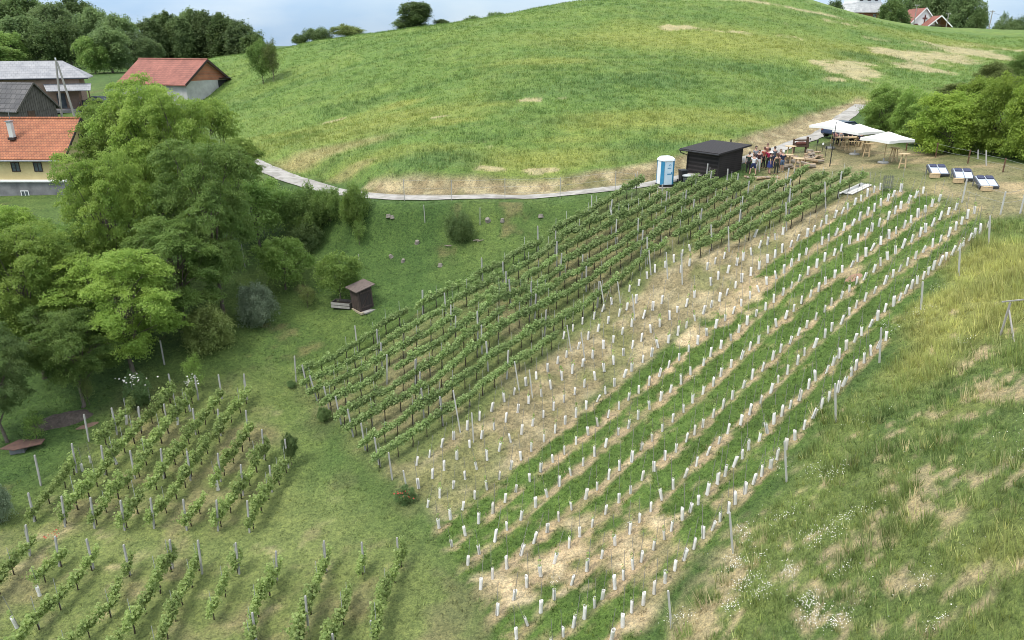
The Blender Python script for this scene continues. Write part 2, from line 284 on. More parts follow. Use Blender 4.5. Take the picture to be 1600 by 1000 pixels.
# ------------------------------------------------------------------ vine tubes, read off the photograph (pixel of each foot)
ROWS = [
 ('Z4', [(880,529),(895,517),(910,506),(928,498),(941,486),(956,475),(983,455),(998,446),(1011,435),(1023,425),(1039,418),(1053,409),(1066,399),(1078,391)]),
 ('Z3', [(651,726),(671,714),(690,698),(709,686),(730,671),(749,656),(768,642),(788,627),(803,616),(822,602),(838,592),(856,580),(871,568),(885,558),(903,545),(919,530),(934,518),(950,505),(967,494),(979,484),(994,473),(1063,425),(1077,415)]),
 ('Z2', [(654,762),(676,747),(694,734),(714,717),(734,699),(752,685),(772,671),(790,659),(809,644),(826,630),(846,619),(861,607),(878,593),(894,583),(910,572),(926,559),(943,544),(958,535),(972,522),(987,510),(1005,497),(1020,484),(1034,474),(1105,421),(1117,412),(1131,404),(1179,370)]),
 ('Z1', [(668,792),(687,777),(708,763),(727,748),(745,733),(761,718),(780,704),(798,690),(815,678),(832,665),(849,652),(865,640),(881,628),(898,616),(913,604),(930,593),(944,580),(959,569),(974,555),(988,544),(1002,533),(1017,519),(1031,510),(1046,499),(1058,488),(1072,479),(1085,465),(1111,445),(1122,436),(1137,426),(1151,414),(1161,406),(1174,398),(1186,387),(1199,382),(1211,374),(1223,366)]),
 ('A', [(686,824),(704,811),(723,796),(742,779),(761,764),(780,748),(798,733),(814,718),(830,704),(850,690),(867,676),(883,662),(900,651),(916,639),(933,627),(946,615),(960,603),(975,589),(987,579),(1004,566),(1018,556),(1028,543),(1044,535),(1059,523),(1072,512),(1086,501),(1099,490),(1111,480),(1124,470),(1135,461),(1149,450),(1159,440),(1173,430),(1186,420),(1199,410),(1211,402),(1222,394),(1235,386),(1246,376),(1261,369),(1271,362),(1282,354),(1291,349),(1304,340),(1315,334),(1325,327),(1335,320),(1345,314),(1355,307),(1365,301),(1375,296)]),
 ('B', [(706,853),(727,836),(748,817),(770,801),(789,784),(806,768),(828,752),(845,736),(864,722),(882,709),(900,694),(919,679),(934,665),(950,652),(967,639),(982,626),(998,614),(1014,601),(1030,588),(1044,575),(1061,563),(1076,549),(1090,537),(1104,524),(1118,512),(1133,501),(1145,490),(1158,478),(1172,466),(1186,456),(1198,444),(1213,435),(1225,426),(1236,416),(1248,407),(1259,398),(1284,382),(1295,376),(1305,368),(1318,360),(1332,352),(1343,344),(1355,336),(1366,330),(1376,321),(1387,314),(1395,307),(1407,299)]),
 ('C', [(731,882),(749,865),(773,846),(792,828),(814,812),(837,792),(855,776),(874,759),(892,743),(911,727),(929,712),(946,698),(966,679),(982,669),(997,654),(1015,639),(1032,626),(1047,613),(1064,599),(1079,585),(1099,571),(1110,557),(1126,544),(1142,531),(1154,519),(1167,507),(1181,494),(1196,484),(1209,472),(1223,461),(1236,450),(1248,440),(1262,429),(1276,418),(1288,408),(1303,399),(1314,392),(1327,381),(1340,376),(1352,368),(1362,361),(1373,353),(1387,343),(1398,334),(1407,326),(1419,317),(1430,309),(1442,302)]),
 ('D', [(751,920),(770,904),(792,887),(814,867),(834,848),(855,831),(873,813),(893,796),(915,779),(933,765),(951,748),(968,734),(987,721),(1001,704),(1019,689),(1035,674),(1051,659),(1068,644),(1082,629),(1098,616),(1114,603),(1126,588),(1142,574),(1158,561),(1171,547),(1185,536),(1200,520),(1213,510),(1227,498),(1240,486),(1252,474),(1266,464),(1279,455),(1290,444),(1304,434),(1316,425),(1330,417),(1340,408),(1353,400),(1361,391),(1376,382),(1389,372),(1400,365),(1412,356),(1423,348),(1434,339),(1446,331),(1456,322),(1467,314)]),
 ('E', [(777,960),(803,937),(823,917),(845,899),(866,880),(889,855),(906,838),(925,823),(946,803),(967,785),(985,771),(1003,750),(1022,736),(1039,718),(1056,706),(1072,690),(1085,679),(1098,667),(1114,652),(1129,638),(1144,623),(1161,606),(1175,592),(1191,579),(1207,562),(1219,550),(1234,537),(1247,524),(1260,512),(1274,499),(1288,487),(1299,477),(1314,466),(1327,456),(1338,444),(1350,437),(1365,425),(1376,415),(1387,406),(1399,396),(1410,387),(1424,378),(1437,369),(1446,362),(1456,353),(1468,343),(1481,335),(1493,328)]),
 ('F', [(807,997),(824,976),(845,956),(866,936),(893,913),(917,891),(940,872),(961,851),(984,833),(999,816),(1017,799),(1034,781),(1052,763),(1070,746),(1088,728),(1105,711),(1123,694),(1137,677),(1157,663),(1171,647),(1188,630),(1204,614),(1216,598),(1230,584),(1246,569),(1257,555),(1272,543),(1289,527),(1299,517),(1314,506),(1327,492),(1337,481),(1351,470),(1366,458),(1382,444),(1395,433),(1405,424),(1417,415),(1430,404),(1442,394),(1457,386),(1469,378),(1482,369),(1493,359),(1502,350),(1511,341),(1522,333)]),
 ('G', [(862,1012),(880,994),(896,979),(913,966),(929,949),(941,936),(961,919),(974,905),(989,889),(1002,877),(1021,858),(1038,842),(1049,829),(1066,812),(1078,800),(1091,788),(1105,772),(1121,755),(1133,743),(1146,729),(1160,716),(1170,703),(1186,690),(1199,676),(1209,662),(1221,650),(1234,638),(1249,625),(1263,607),(1274,595),(1291,583),(1301,571),(1311,559),(1322,547),(1335,534),(1346,524),(1359,511),(1371,500),(1382,487),(1396,478),(1405,469),(1414,459),(1424,451),(1433,443),(1442,436),(1450,429),(1458,421),(1468,414),(1478,406),(1487,398),(1498,391),(1505,384),(1514,376),(1522,371),(1531,364),(1542,356)]),
 ('H', [(956,998),(973,979),(987,956),(1005,944),(1022,927),(1039,909),(1054,891),(1069,874),(1084,857),(1099,840),(1113,828),(1125,815),(1138,801),(1149,787),(1164,771),(1177,756),(1190,743),(1204,731),(1214,717),(1228,702),(1242,687),(1256,670),(1270,653),(1283,638),(1295,627),(1309,612),(1317,603),(1330,588),(1337,578),(1350,567),(1361,554),(1371,544),(1384,532)]),
]
ROW_WORLD = {}
TL = []
for nm, pts in ROWS:
    w_ = np.array([P(*q)[:] for q in pts]); ROW_WORLD[nm] = w_
    if nm in 'ABCDEFGH':
        L = resample(smooth(w_.copy(), 2), .35)
        d0 = L[0] - L[3]; TL.append(L); TL.append(L[0][None] + d0[None] * np.linspace(.3, 1.2, 4)[:, None])
TUBE_LINE = np.concatenate(TL)

# ------------------------------------------------------------------ materials
def new_mat(name):
    m = bpy.data.materials.new(name); m.use_nodes = True
    nt = m.node_tree; b = nt.nodes['Principled BSDF']
    return m, nt, b
def nd(nt, t, **kw):
    n = nt.nodes.new(t)
    for k, v in kw.items():
        if k in n.inputs.keys() if hasattr(n.inputs, 'keys') else False: n.inputs[k].default_value = v
        else: setattr(n, k, v)
    return n
def ramp(nt, fac, stops):
    n = nt.nodes.new('ShaderNodeValToRGB'); e = n.color_ramp.elements
    while len(e) < len(stops): e.new(.5)
    for i, (p, c) in enumerate(stops):
        e[i].position = p; e[i].color = tuple(c) + (1,) if len(c) == 3 else c
    nt.links.new(fac, n.inputs[0]); return n.outputs[0]
def noise(nt, scale, detail=5, coord='Object', rough=.6, stretch=None):
    tc = nt.nodes.new('ShaderNodeTexCoord'); n = nt.nodes.new('ShaderNodeTexNoise')
    n.inputs['Scale'].default_value = scale; n.inputs['Detail'].default_value = detail; n.inputs['Roughness'].default_value = rough
    src = tc.outputs[coord]
    if stretch:
        mp = nt.nodes.new('ShaderNodeMapping'); mp.inputs['Scale'].default_value = stretch; nt.links.new(src, mp.inputs[0]); src = mp.outputs[0]
    nt.links.new(src, n.inputs['Vector']); return n.outputs['Fac']
def mixrgb(nt, a, b, fac, mode='MIX'):
    n = nt.nodes.new('ShaderNodeMix'); n.data_type = 'RGBA'; n.blend_type = mode
    for s, v in ((n.inputs[0], fac), (n.inputs[6], a), (n.inputs[7], b)):
        if hasattr(v, 'is_linked'): nt.links.new(v, s)
        elif isinstance(v, (int, float)): s.default_value = v
        else: s.default_value = tuple(v) + (1,)
    return n.outputs[2]
def bump(nt, b, h, strength=.4, dist=.02):
    n = nt.nodes.new('ShaderNodeBump'); n.inputs['Strength'].default_value = strength; n.inputs['Distance'].default_value = dist
    nt.links.new(h, n.inputs['Height']); nt.links.new(n.outputs[0], b.inputs['Normal'])
MATS = {}
def mat(name, c1, c2=None, scale=6, rough=.8, stretch=None, bmp=0, metal=0, spec=.3, detail=5, lo=.35, hi=.65, bdist=.02):
    if name in MATS: return MATS[name]
    m, nt, b = new_mat(name)
    b.inputs['Roughness'].default_value = rough; b.inputs['Metallic'].default_value = metal; b.inputs['Specular IOR Level'].default_value = spec
    if c2 is None: c2 = tuple(v * .8 for v in c1)
    f = noise(nt, scale, detail, stretch=stretch)
    nt.links.new(ramp(nt, f, [(lo, c1), (hi, c2)]), b.inputs['Base Color'])
    if bmp: bump(nt, b, f, bmp, bdist)
    MATS[name] = m; return m
def leaf_mat(name, c1, c2, trans=.35, scale=.6, rough=.5, vary=.25, fine=9.0):
    """foliage: colour by noise over the plant, random per plant, light shows through"""
    if name in MATS: return MATS[name]
    m, nt, b = new_mat(name)
    f = noise(nt, scale, 3); g = noise(nt, fine, 2)
    ad = nd(nt, 'ShaderNodeMath', operation='ADD'); nt.links.new(f, ad.inputs[0])
    m2 = nd(nt, 'ShaderNodeMath', operation='MULTIPLY_ADD'); nt.links.new(g, m2.inputs[0]); m2.inputs[1].default_value = .8; m2.inputs[2].default_value = -.4
    nt.links.new(m2.outputs[0], ad.inputs[1])
    col = ramp(nt, ad.outputs[0], [(.25, c1), (.75, c2)])
    oi = nt.nodes.new('ShaderNodeObjectInfo'); hs = nt.nodes.new('ShaderNodeHueSaturation')
    mr = nt.nodes.new('ShaderNodeMapRange'); nt.links.new(oi.outputs['Random'], mr.inputs[0]); mr.inputs[3].default_value = 1 - vary; mr.inputs[4].default_value = 1 + vary
    nt.links.new(mr.outputs[0], hs.inputs['Value']); nt.links.new(col, hs.inputs['Color'])
    nt.links.new(hs.outputs[0], b.inputs['Base Color']); b.inputs['Roughness'].default_value = rough; b.inputs['Specular IOR Level'].default_value = .3
    tr = nt.nodes.new('ShaderNodeBsdfTranslucent'); mx = nt.nodes.new('ShaderNodeMixShader'); mx.inputs[0].default_value = trans
    nt.links.new(hs.outputs[0], tr.inputs[0]); nt.links.new(b.outputs[0], mx.inputs[1]); nt.links.new(tr.outputs[0], mx.inputs[2])
    nt.links.new(mx.outputs[0], nt.nodes['Material Output'].inputs[0])
    MATS[name] = m; return m
def attr_mat(name, trans=0., rough=.85, ground=False):
    m, nt, b = new_mat(name)
    at_ = nt.nodes.new('ShaderNodeAttribute'); at_.attribute_name = 'col'; col = at_.outputs['Color']
    b.inputs['Roughness'].default_value = rough; b.inputs['Specular IOR Level'].default_value = .15
    if ground:
        f = noise(nt, 5.0, 9, rough=.72); g = noise(nt, 13.0, 7, rough=.8); h = noise(nt, .9, 4)
        col = mixrgb(nt, col, ramp(nt, f, [(.28, (.35, .37, .33)), (.5, (1, 1, 1)), (.72, (1.5, 1.42, 1.25))]), 1.0, 'MULTIPLY')
        col = mixrgb(nt, col, ramp(nt, g, [(.32, (.42, .44, .40)), (.5, (1, 1, 1)), (.68, (1.55, 1.48, 1.32))]), 1.0, 'MULTIPLY')
        col = mixrgb(nt, col, ramp(nt, h, [(.35, (.86, .9, .86)), (.65, (1.12, 1.1, 1.04))]), 1.0, 'MULTIPLY')
        ad = nd(nt, 'ShaderNodeMath', operation='ADD'); nt.links.new(f, ad.inputs[0]); nt.links.new(g, ad.inputs[1])
        bump(nt, b, ad.outputs[0], .75, .10)
    nt.links.new(col, b.inputs['Base Color'])
    if trans:
        tr = nt.nodes.new('ShaderNodeBsdfTranslucent'); mx = nt.nodes.new('ShaderNodeMixShader'); mx.inputs[0].default_value = trans
        nt.links.new(col, tr.inputs[0]); nt.links.new(b.outputs[0], mx.inputs[1]); nt.links.new(tr.outputs[0], mx.inputs[2])
        nt.links.new(mx.outputs[0], nt.nodes['Material Output'].inputs[0])
    MATS[name] = m; return m

# ------------------------------------------------------------------ mesh helpers
def mesh_np(name, v, faces, material=None, col=None, smooth_=False):
    """faces: (n,k) array of one polygon size"""
    v = np.ascontiguousarray(v, np.float32); faces = np.ascontiguousarray(faces, np.int32)
    n, k = faces.shape; me = bpy.data.meshes.new(name)
    me.vertices.add(len(v)); me.vertices.foreach_set('co', v.ravel())
    me.loops.add(n * k); me.loops.foreach_set('vertex_index', faces.ravel())
    me.polygons.add(n); me.polygons.foreach_set('loop_start', np.arange(0, n * k, k, dtype=np.int32))
    if smooth_: me.polygons.foreach_set('use_smooth', np.ones(n, bool))
    if col is not None:
        a = me.attributes.new('col', 'FLOAT_COLOR', 'POINT')
        a.data.foreach_set('color', np.ascontiguousarray(np.c_[col, np.ones(len(col))], np.float32).ravel())
    me.update(calc_edges=True)
    if material: me.materials.append(material)
    return me
class MB:
    def __init__(s): s.v = []; s.f = []
    def add(s, v, f):
        o = len(s.v); s.v += [tuple(q) for q in v]; s.f += [tuple(i + o for i in q) for q in f]; return s
    def box(s, c, d, rz=0, M=None):
        x, y, z = [q / 2 for q in d]; vs = [Vector((a * x, b * y, e * z)) for a in (-1, 1) for b in (-1, 1) for e in (-1, 1)]
        if rz: vs = [Matrix.Rotation(rz, 3, 'Z') @ q for q in vs]
        if M is not None: vs = [M @ q for q in vs]
        return s.add([q + Vector(c) for q in vs], [(0, 1, 3, 2), (4, 6, 7, 5), (0, 4, 5, 1), (2, 3, 7, 6), (0, 2, 6, 4), (1, 5, 7, 3)])
    def bar(s, a, b, w, h=None, up=(0, 0, 1)):
        a, b = Vector(a), Vector(b); h = h or w; d = (b - a); L = d.length; d.normalize()
        u = Vector(up); x = d.cross(u)
        if x.length < 1e-3: x = d.cross(Vector((1, 0, 0)))
        x.normalize(); y = x.cross(d)
        vs = [p + x * (i * w / 2) + y * (j * h / 2) for p in (a, b) for i, j in ((-1, -1), (1, -1), (1, 1), (-1, 1))]
        return s.add(vs, [(3, 2, 1, 0), (4, 5, 6, 7), (0, 1, 5, 4), (1, 2, 6, 5), (2, 3, 7, 6), (3, 0, 4, 7)])
    def tube(s, pts, rad, n=8, cap=True, closed=False):
        pts = [Vector(p) for p in pts]; rad = rad if hasattr(rad, '__len__') else [rad] * len(pts)
        o = len(s.v); prev = None
        for i, p in enumerate(pts):
            d = (pts[min(i + 1, len(pts) - 1)] - pts[max(i - 1, 0)]).normalized()
            if prev is None:
                x = d.cross(Vector((0, 1, .01)));
                if x.length < .05: x = d.cross(Vector((1, 0, 0)))
            else: x = prev - d * prev.dot(d)
            x.normalize(); prev = x; y = d.cross(x)
            for k in range(n):
                a = 2 * math.pi * k / n; s.v.append(tuple(p + (x * math.cos(a) + y * math.sin(a)) * rad[i]))
        for i in range(len(pts) - 1):
            for k in range(n):
                s.f.append((o + i * n + k, o + i * n + (k + 1) % n, o + (i + 1) * n + (k + 1) % n, o + (i + 1) * n + k))
        if cap:
            s.f.append(tuple(o + k for k in range(n))[::-1]); s.f.append(tuple(o + (len(pts) - 1) * n + k for k in range(n)))
        return s
    def lathe(s, prof, n=16, c=(0, 0, 0), sq=None):
        o = len(s.v); c = Vector(c)
        for r, z in prof:
            for k in range(n):
                a = 2 * math.pi * k / n; s.v.append((c.x + r * math.cos(a), c.y + r * math.sin(a), c.z + z))
        for i in range(len(prof) - 1):
            for k in range(n): s.f.append((o + i * n + k, o + i * n + (k + 1) % n, o + (i + 1) * n + (k + 1) % n, o + (i + 1) * n + k))
        s.f.append(tuple(o + k for k in range(n))[::-1]); s.f.append(tuple(o + (len(prof) - 1) * n + k for k in range(n)))
        return s
    def quad(s, *q): return s.add(q, [tuple(range(len(q)))])
    def mesh(s, name, m=None, smooth_=False):
        me = bpy.data.meshes.new(name); me.from_pydata(s.v, [], s.f)
        if smooth_: me.polygons.foreach_set('use_smooth', [True] * len(me.polygons))
        me.update()
        if m: me.materials.append(m)
        return me
def obj(name, data, parent=None, m=None, loc=None, rot=None, smooth_=False, bevel=0):
    if isinstance(data, MB): data = data.mesh(name, m, smooth_)
    o = bpy.data.objects.new(name, data); COL.objects.link(o)
    if parent: o.parent = parent
    if loc is not None: o.location = loc
    if rot is not None: o.rotation_euler = rot
    if bevel:
        b = o.modifiers.new('bevel', 'BEVEL'); b.width = bevel; b.segments = 2; b.limit_method = 'ANGLE'
    return o
def tag(o, label, cat, group=None, kind=None):
    o['label'] = label; o['category'] = cat
    if group: o['group'] = group
    if kind: o['kind'] = kind
    return o
def thing(name, label, cat, loc=(0, 0, 0), rz=0, group=None, kind=None):
    o = bpy.data.objects.new(name, None); COL.objects.link(o); o.empty_display_size = .2
    o.location = loc; o.rotation_euler = (0, 0, rz); return tag(o, label, cat, group, kind)
def copy_tree(o, parent=None):
    c = o.copy(); COL.objects.link(c); c.parent = parent
    for ch in list(o.children): copy_tree(ch, c)
    return c
def ordn(n):
    if n == 1: return 'first'
    s = 'th' if 10 <= n % 100 <= 20 else {1: 'st', 2: 'nd', 3: 'rd'}.get(n % 10, 'th')
    return f'{n}{s}'

# ------------------------------------------------------------------ ground sheet
def lines(parts):
    out = []
    for a, b, st in parts:
        n = max(1, int(round((b - a) / st))); out += list(np.linspace(a, b, n, endpoint=False))
    out.append(parts[-1][1]); return np.array(out)
xs = lines([(-2600, -400, 200), (-400, -120, 12), (-120, -60, 1.6), (-60, -32, .7), (-32, 34, .27), (34, 70, .7), (70, 130, 1.6), (130, 400, 12), (400, 2600, 200)])
ys = lines([(-300, -20, 30), (-20, 10, 2), (10, 66, .27), (66, 130, .7), (130, 180, 1.6), (180, 360, 10), (360, 3800, 200)])
gxx, gyy = np.meshgrid(xs, ys); fx_, fy_ = gxx.ravel(), gyy.ravel()
gz_ = H(fx_, fy_)
ZN = zones(fx_, fy_)
micro = (fbm(fx_, fy_, 1.4, 41, 3) - .5) * .10 + ZN['dirt'] * (fbm(fx_, fy_, .7, 43, 2) - .5) * .14 + ZN['hill'] * (fbm(fx_, fy_, 6, 44, 3) - .5) * .5
Dr, _ = near_line(fx_, fy_, RP)
gz_ = gz_ + micro * sstep(1.4, 3, Dr) * sstep(8, 16, np.hypot(fx_, fy_))
gz_ = gz_ - .03
nx, ny = len(xs), len(ys)
i = np.arange(ny - 1)[:, None] * nx + np.arange(nx - 1)[None]
fa = np.stack([i, i + 1, i + nx + 1, i + nx], -1).reshape(-1, 4)
gm = mesh_np('ground', np.c_[fx_, fy_, gz_], fa, attr_mat('ground_soil_and_turf', ground=True), ZN['col'], True)
tag(obj('ground', gm), 'grassy hillside sloping down into the valley under the vineyard', 'ground', kind='structure')

# road
nrm = np.gradient(RP[:, :2], axis=0); nrm /= np.linalg.norm(nrm, axis=1)[:, None]; nrm = np.c_[-nrm[:, 1], nrm[:, 0]]
rv = []; half = .98 + .3 * (fbm(RP[:, 0], RP[:, 1], 4, 9) - .5) + .35 * sstep(46, 66, np.linalg.norm(RP[:, :2] - RP[0, :2], axis=1)) - .15
for k, u in enumerate((-1, -.6, -.2, .2, .6, 1)):
    q = RP[:, :2] + nrm * ((half + .5 * (fbm(RP[:, 0] + 40 * np.sign(u), RP[:, 1], 1.6, 13) - .5)) * u)[:, None]
    rv.append(np.c_[q, RP[:, 2] + .035 + .02 * (1 - u * u)])
rv = np.stack(rv, 1).reshape(-1, 3); m_ = len(RP)
i = np.arange(m_ - 1)[:, None] * 6 + np.arange(5)[None]
fa = np.stack([i, i + 1, i + 7, i + 6], -1).reshape(-1, 4)[:, ::-1]
rm = mat('road_gravel', (.25, .235, .21), (.385, .365, .335), 1.1, .95, bmp=.3, detail=11, lo=.4, hi=.6)
tag(obj('road', mesh_np('road', rv, fa, rm, smooth_=True)), 'pale grey gravel lane running along the foot of the grassy hill', 'road', kind='structure')

# ------------------------------------------------------------------ grass blades
def in_view(x, y, z, mx=220, my=160):
    d = y * CT - (z - Z0) * ST
    px = 800 + F * x / np.maximum(d, .1); py = 500 - F * (y * ST + (z - Z0) * CT) / np.maximum(d, .1)
    return (d > 3) & (px > -mx) & (px < 1600 + mx) & (py > -60) & (py < 1000 + my)
def scatter(bbox, dens, rng):
    n = int((bbox[1] - bbox[0]) * (bbox[3] - bbox[2]) * dens)
    x = rng.uniform(bbox[0], bbox[1], n); y = rng.uniform(bbox[2], bbox[3], n)
    z = H(x, y); k = in_view(x, y, z, 480, 260); return x[k], y[k], z[k]
def gz_at(x, y):
    i = np.clip(np.searchsorted(xs, x) - 1, 0, nx - 2); j = np.clip(np.searchsorted(ys, y) - 1, 0, ny - 2)
    u = (x - xs[i]) / (xs[i + 1] - xs[i]); v = (y - ys[j]) / (ys[j + 1] - ys[j]); G = gz_.reshape(ny, nx)
    return G[j, i] * (1 - u) * (1 - v) + G[j, i + 1] * u * (1 - v) + G[j + 1, i] * (1 - u) * v + G[j + 1, i + 1] * u * v
def blades(name, x, y, hgt, col, nb, spread, width, lean, rng, m, label, cat, tipcol=1.15, cvar=.25, wind=(0, 0), tvar=.38):
    n = len(x); z = gz_at(x, y)
    X = np.repeat(x, nb); Y = np.repeat(y, nb); Zz = np.repeat(z, nb); Hh = np.repeat(hgt, nb) * rng.uniform(.55, 1.15, n * nb)
    a = rng.uniform(0, 2 * np.pi, n * nb); r = spread * np.sqrt(rng.uniform(0, 1, n * nb)) * np.repeat(.6 + .8 * rng.random(n), nb)
    bx = X + r * np.cos(a); by = Y + r * np.sin(a)
    t = rng.uniform(0, 2 * np.pi, n * nb); wv = width * rng.uniform(.6, 1.3, n * nb)
    ln = lean * rng.uniform(.2, 1.3, n * nb)
    tx = bx + Hh * (np.cos(a) * ln * .6 + np.cos(t + 1.3) * ln * .5 + wind[0]); ty = by + Hh * (np.sin(a) * ln * .6 + np.sin(t + 1.3) * ln * .5 + wind[1])
    v = np.empty((n * nb, 3, 3)); v[:, 0] = np.c_[bx - np.cos(t) * wv, by - np.sin(t) * wv, Zz - .02]
    v[:, 1] = np.c_[bx + np.cos(t) * wv, by + np.sin(t) * wv, Zz - .02]; v[:, 2] = np.c_[tx, ty, Zz + Hh * (1 - .25 * np.minimum(ln, 1))]
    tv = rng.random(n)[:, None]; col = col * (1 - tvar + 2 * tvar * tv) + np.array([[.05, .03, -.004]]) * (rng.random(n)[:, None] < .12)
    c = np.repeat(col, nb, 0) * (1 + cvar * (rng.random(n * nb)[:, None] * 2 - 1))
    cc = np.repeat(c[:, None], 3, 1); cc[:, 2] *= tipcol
    me = mesh_np(name, v.reshape(-1, 3), np.arange(n * nb * 3).reshape(-1, 3), m, cc.reshape(-1, 3))
    return tag(obj(name, me), label, cat, kind='stuff')
GM = attr_mat('grass_blades', .45, .6)
rng = np.random.default_rng(3)
def pick(x, y, z_, prob): k = rng.random(len(x)) < prob; return k
# clover and cover crop strips
x, y, z = scatter((-8, 32, 17, 54), 26, rng); Zq = zones(x, y)
k = pick(x, y, z, Zq['strip'] * (.4 + .6 * fbm(x, y, 1.5, 61)) + .05 * Zq['dirt'])
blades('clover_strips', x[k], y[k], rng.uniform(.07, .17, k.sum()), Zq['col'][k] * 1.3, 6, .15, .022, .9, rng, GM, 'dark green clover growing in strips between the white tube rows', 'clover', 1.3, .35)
# short turf: pasture, under vines, lower left
x, y, z = scatter((-42, 26, 20, 66), 20, rng); Zq = zones(x, y)
g = 1 - np.clip(Zq['clover'] + Zq['meadow'] + Zq['hill'] + Zq['bank'], 0, 1)
D_, _ = near_line(x, y, RP)
k = pick(x, y, z, g * (D_ > .95) * np.where(D_ < 1.5, .5, 1) * (.25 + .6 * fbm(x, y, 1.2, 63)) * (1 - .65 * Zq['straw']) * np.where(Zq['col'][:, 0] > .15, .45, 1))
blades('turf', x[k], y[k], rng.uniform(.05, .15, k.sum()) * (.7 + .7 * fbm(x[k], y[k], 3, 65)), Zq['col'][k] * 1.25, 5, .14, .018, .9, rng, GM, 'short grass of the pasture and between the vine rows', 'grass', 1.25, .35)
# tall meadow grass
x, y, z = scatter((2, 48, 6, 50), 34, rng); Zq = zones(x, y)
k = pick(x, y, z, Zq['meadow'] * (1 - Zq['bp'] * .85) * (.35 + .65 * fbm(x, y, 1.3, 67)))
yl = np.clip((Zq['col'][:, 0] - .10) / .08, 0, 1)
cl_ = sstep(.42, .66, fbm(x, y, 1.3, 68, 3)); hm = (.12 + .33 * cl_ + .30 * yl) * rng.uniform(.6, 1.2, len(x)); mc_ = Zq['col'] * (1 + .35 * (fbm(x, y, .9, 69, 3) - .5)[:, None] * 2) * (1.12 - .17 * cl_ * (1 - yl))[:, None]; mc_ = mc_ + (rng.random(len(x)) < .10)[:, None] * np.array([[.16, .13, .07]])
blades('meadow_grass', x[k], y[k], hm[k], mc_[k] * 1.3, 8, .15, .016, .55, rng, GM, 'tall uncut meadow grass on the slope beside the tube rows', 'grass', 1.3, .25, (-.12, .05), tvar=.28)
# hill field grass
x, y, z = scatter((-75, 110, 58, 160), 7.5, rng); Zq = zones(x, y)
d_ = np.hypot(x, y)
k = pick(x, y, z, Zq['hill'] * (1 - .85 * Zq['hb']) * (.3 + .7 * fbm(x, y, 2.5, 71)) * np.clip(85 / d_, .3, 1))
hh = (.18 + .42 * fbm(x * .45 + y * .2, y * 1.6 - x * .25, 3.2, 27, 4) + .25 * Zq['hd']) * rng.uniform(.6, 1.2, len(x))
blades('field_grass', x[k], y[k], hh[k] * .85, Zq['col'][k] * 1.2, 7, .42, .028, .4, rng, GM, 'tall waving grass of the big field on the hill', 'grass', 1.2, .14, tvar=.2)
# straw mulch and dry bank
x, y, z = scatter((-32, 48, 28, 84), 10, rng); Zq = zones(x, y)
k = pick(x, y, z, np.clip(Zq['bank'] + .6 * Zq['straw'] + .35 * Zq['terrace'], 0, 1) * .75 * (near_line(x, y, RP)[0] > 1.05))
blades('dry_straw', x[k], y[k], rng.uniform(.08, .2, k.sum()), np.clip(Zq['col'][k] * 1.25, 0, .6), 5, .2, .016, 2.4, rng, GM, 'dry straw lying on the bank above the lane and under the tubes', 'straw', 1.1, .3)

# ------------------------------------------------------------------ daylight
SUN_EL, SUN_AZ = R(57), R(232)      # azimuth clockwise from +Y: light comes from behind the viewer's left shoulder
wd = bpy.data.worlds.new('World'); scene.world = wd; wd.use_nodes = True
nt = wd.node_tree; bg = nt.nodes['Background']
sky = nt.nodes.new('ShaderNodeTexSky'); sky.sky_type = 'NISHITA'; sky.sun_disc = False
sky.sun_elevation = SUN_EL; sky.sun_rotation = SUN_AZ; sky.altitude = 300; sky.air_density = 1.0; sky.dust_density = 2.2; sky.ozone_density = 1.2
tc = nt.nodes.new('ShaderNodeTexCoord'); mp = nt.nodes.new('ShaderNodeMapping'); mp.inputs['Scale'].default_value = (1.6, 1.6, 5)
ns = nt.nodes.new('ShaderNodeTexNoise'); ns.inputs['Scale'].default_value = 1.6; ns.inputs['Detail'].default_value = 5
nt.links.new(tc.outputs['Generated'], mp.inputs[0]); nt.links.new(mp.outputs[0], ns.inputs['Vector'])
cl = ramp(nt, ns.outputs['Fac'], [(.30, (.66, .66, .66)), (.70, (.94, .94, .94))])
sx = nt.nodes.new('ShaderNodeSeparateXYZ'); nt.links.new(tc.outputs['Generated'], sx.inputs[0])
zen = nt.nodes.new('ShaderNodeMapRange'); zen.inputs[1].default_value = .0; zen.inputs[2].default_value = .9; zen.inputs[3].default_value = 1.0; zen.inputs[4].default_value = 2.9; nt.links.new(sx.outputs[2], zen.inputs[0])
ovc = nt.nodes.new('ShaderNodeVectorMath'); ovc.operation = 'SCALE'; ovc.inputs[0].default_value = (2.6, 3.35, 4.2); nt.links.new(zen.outputs[0], ovc.inputs['Scale'])
n2 = nt.nodes.new('ShaderNodeTexNoise'); n2.inputs['Scale'].default_value = 3.2; n2.inputs['Detail'].default_value = 6; nt.links.new(mp.outputs[0], n2.inputs['Vector'])
z01 = nt.nodes.new('ShaderNodeMapRange'); z01.inputs[1].default_value = .12; z01.inputs[2].default_value = .75; nt.links.new(sx.outputs[2], z01.inputs[0])
white_top = mixrgb(nt, ovc.outputs[0], (8.9, 9.1, 9.2), z01.outputs[0])
skc = mixrgb(nt, sky.outputs[0], mixrgb(nt, white_top, ramp(nt, n2.outputs['Fac'], [(.36, (.74, .85, .97)), (.64, (1.16, 1.08, 1.0))]), 1.0, 'MULTIPLY'), cl)
nt.links.new(skc, bg.inputs[0]); bg.inputs[1].default_value = .15
sd = bpy.data.lights.new('sun', 'SUN'); sd.energy = 1.9; sd.angle = R(13); sd.color = (1, .955, .88)
so = bpy.data.objects.new('sun', sd); COL.objects.link(so)
d = Vector((math.sin(SUN_AZ) * math.cos(SUN_EL), math.cos(SUN_AZ) * math.cos(SUN_EL), math.sin(SUN_EL)))
so.rotation_euler = d.to_track_quat('Z', 'Y').to_euler(); so.location = (0, 0, 80)
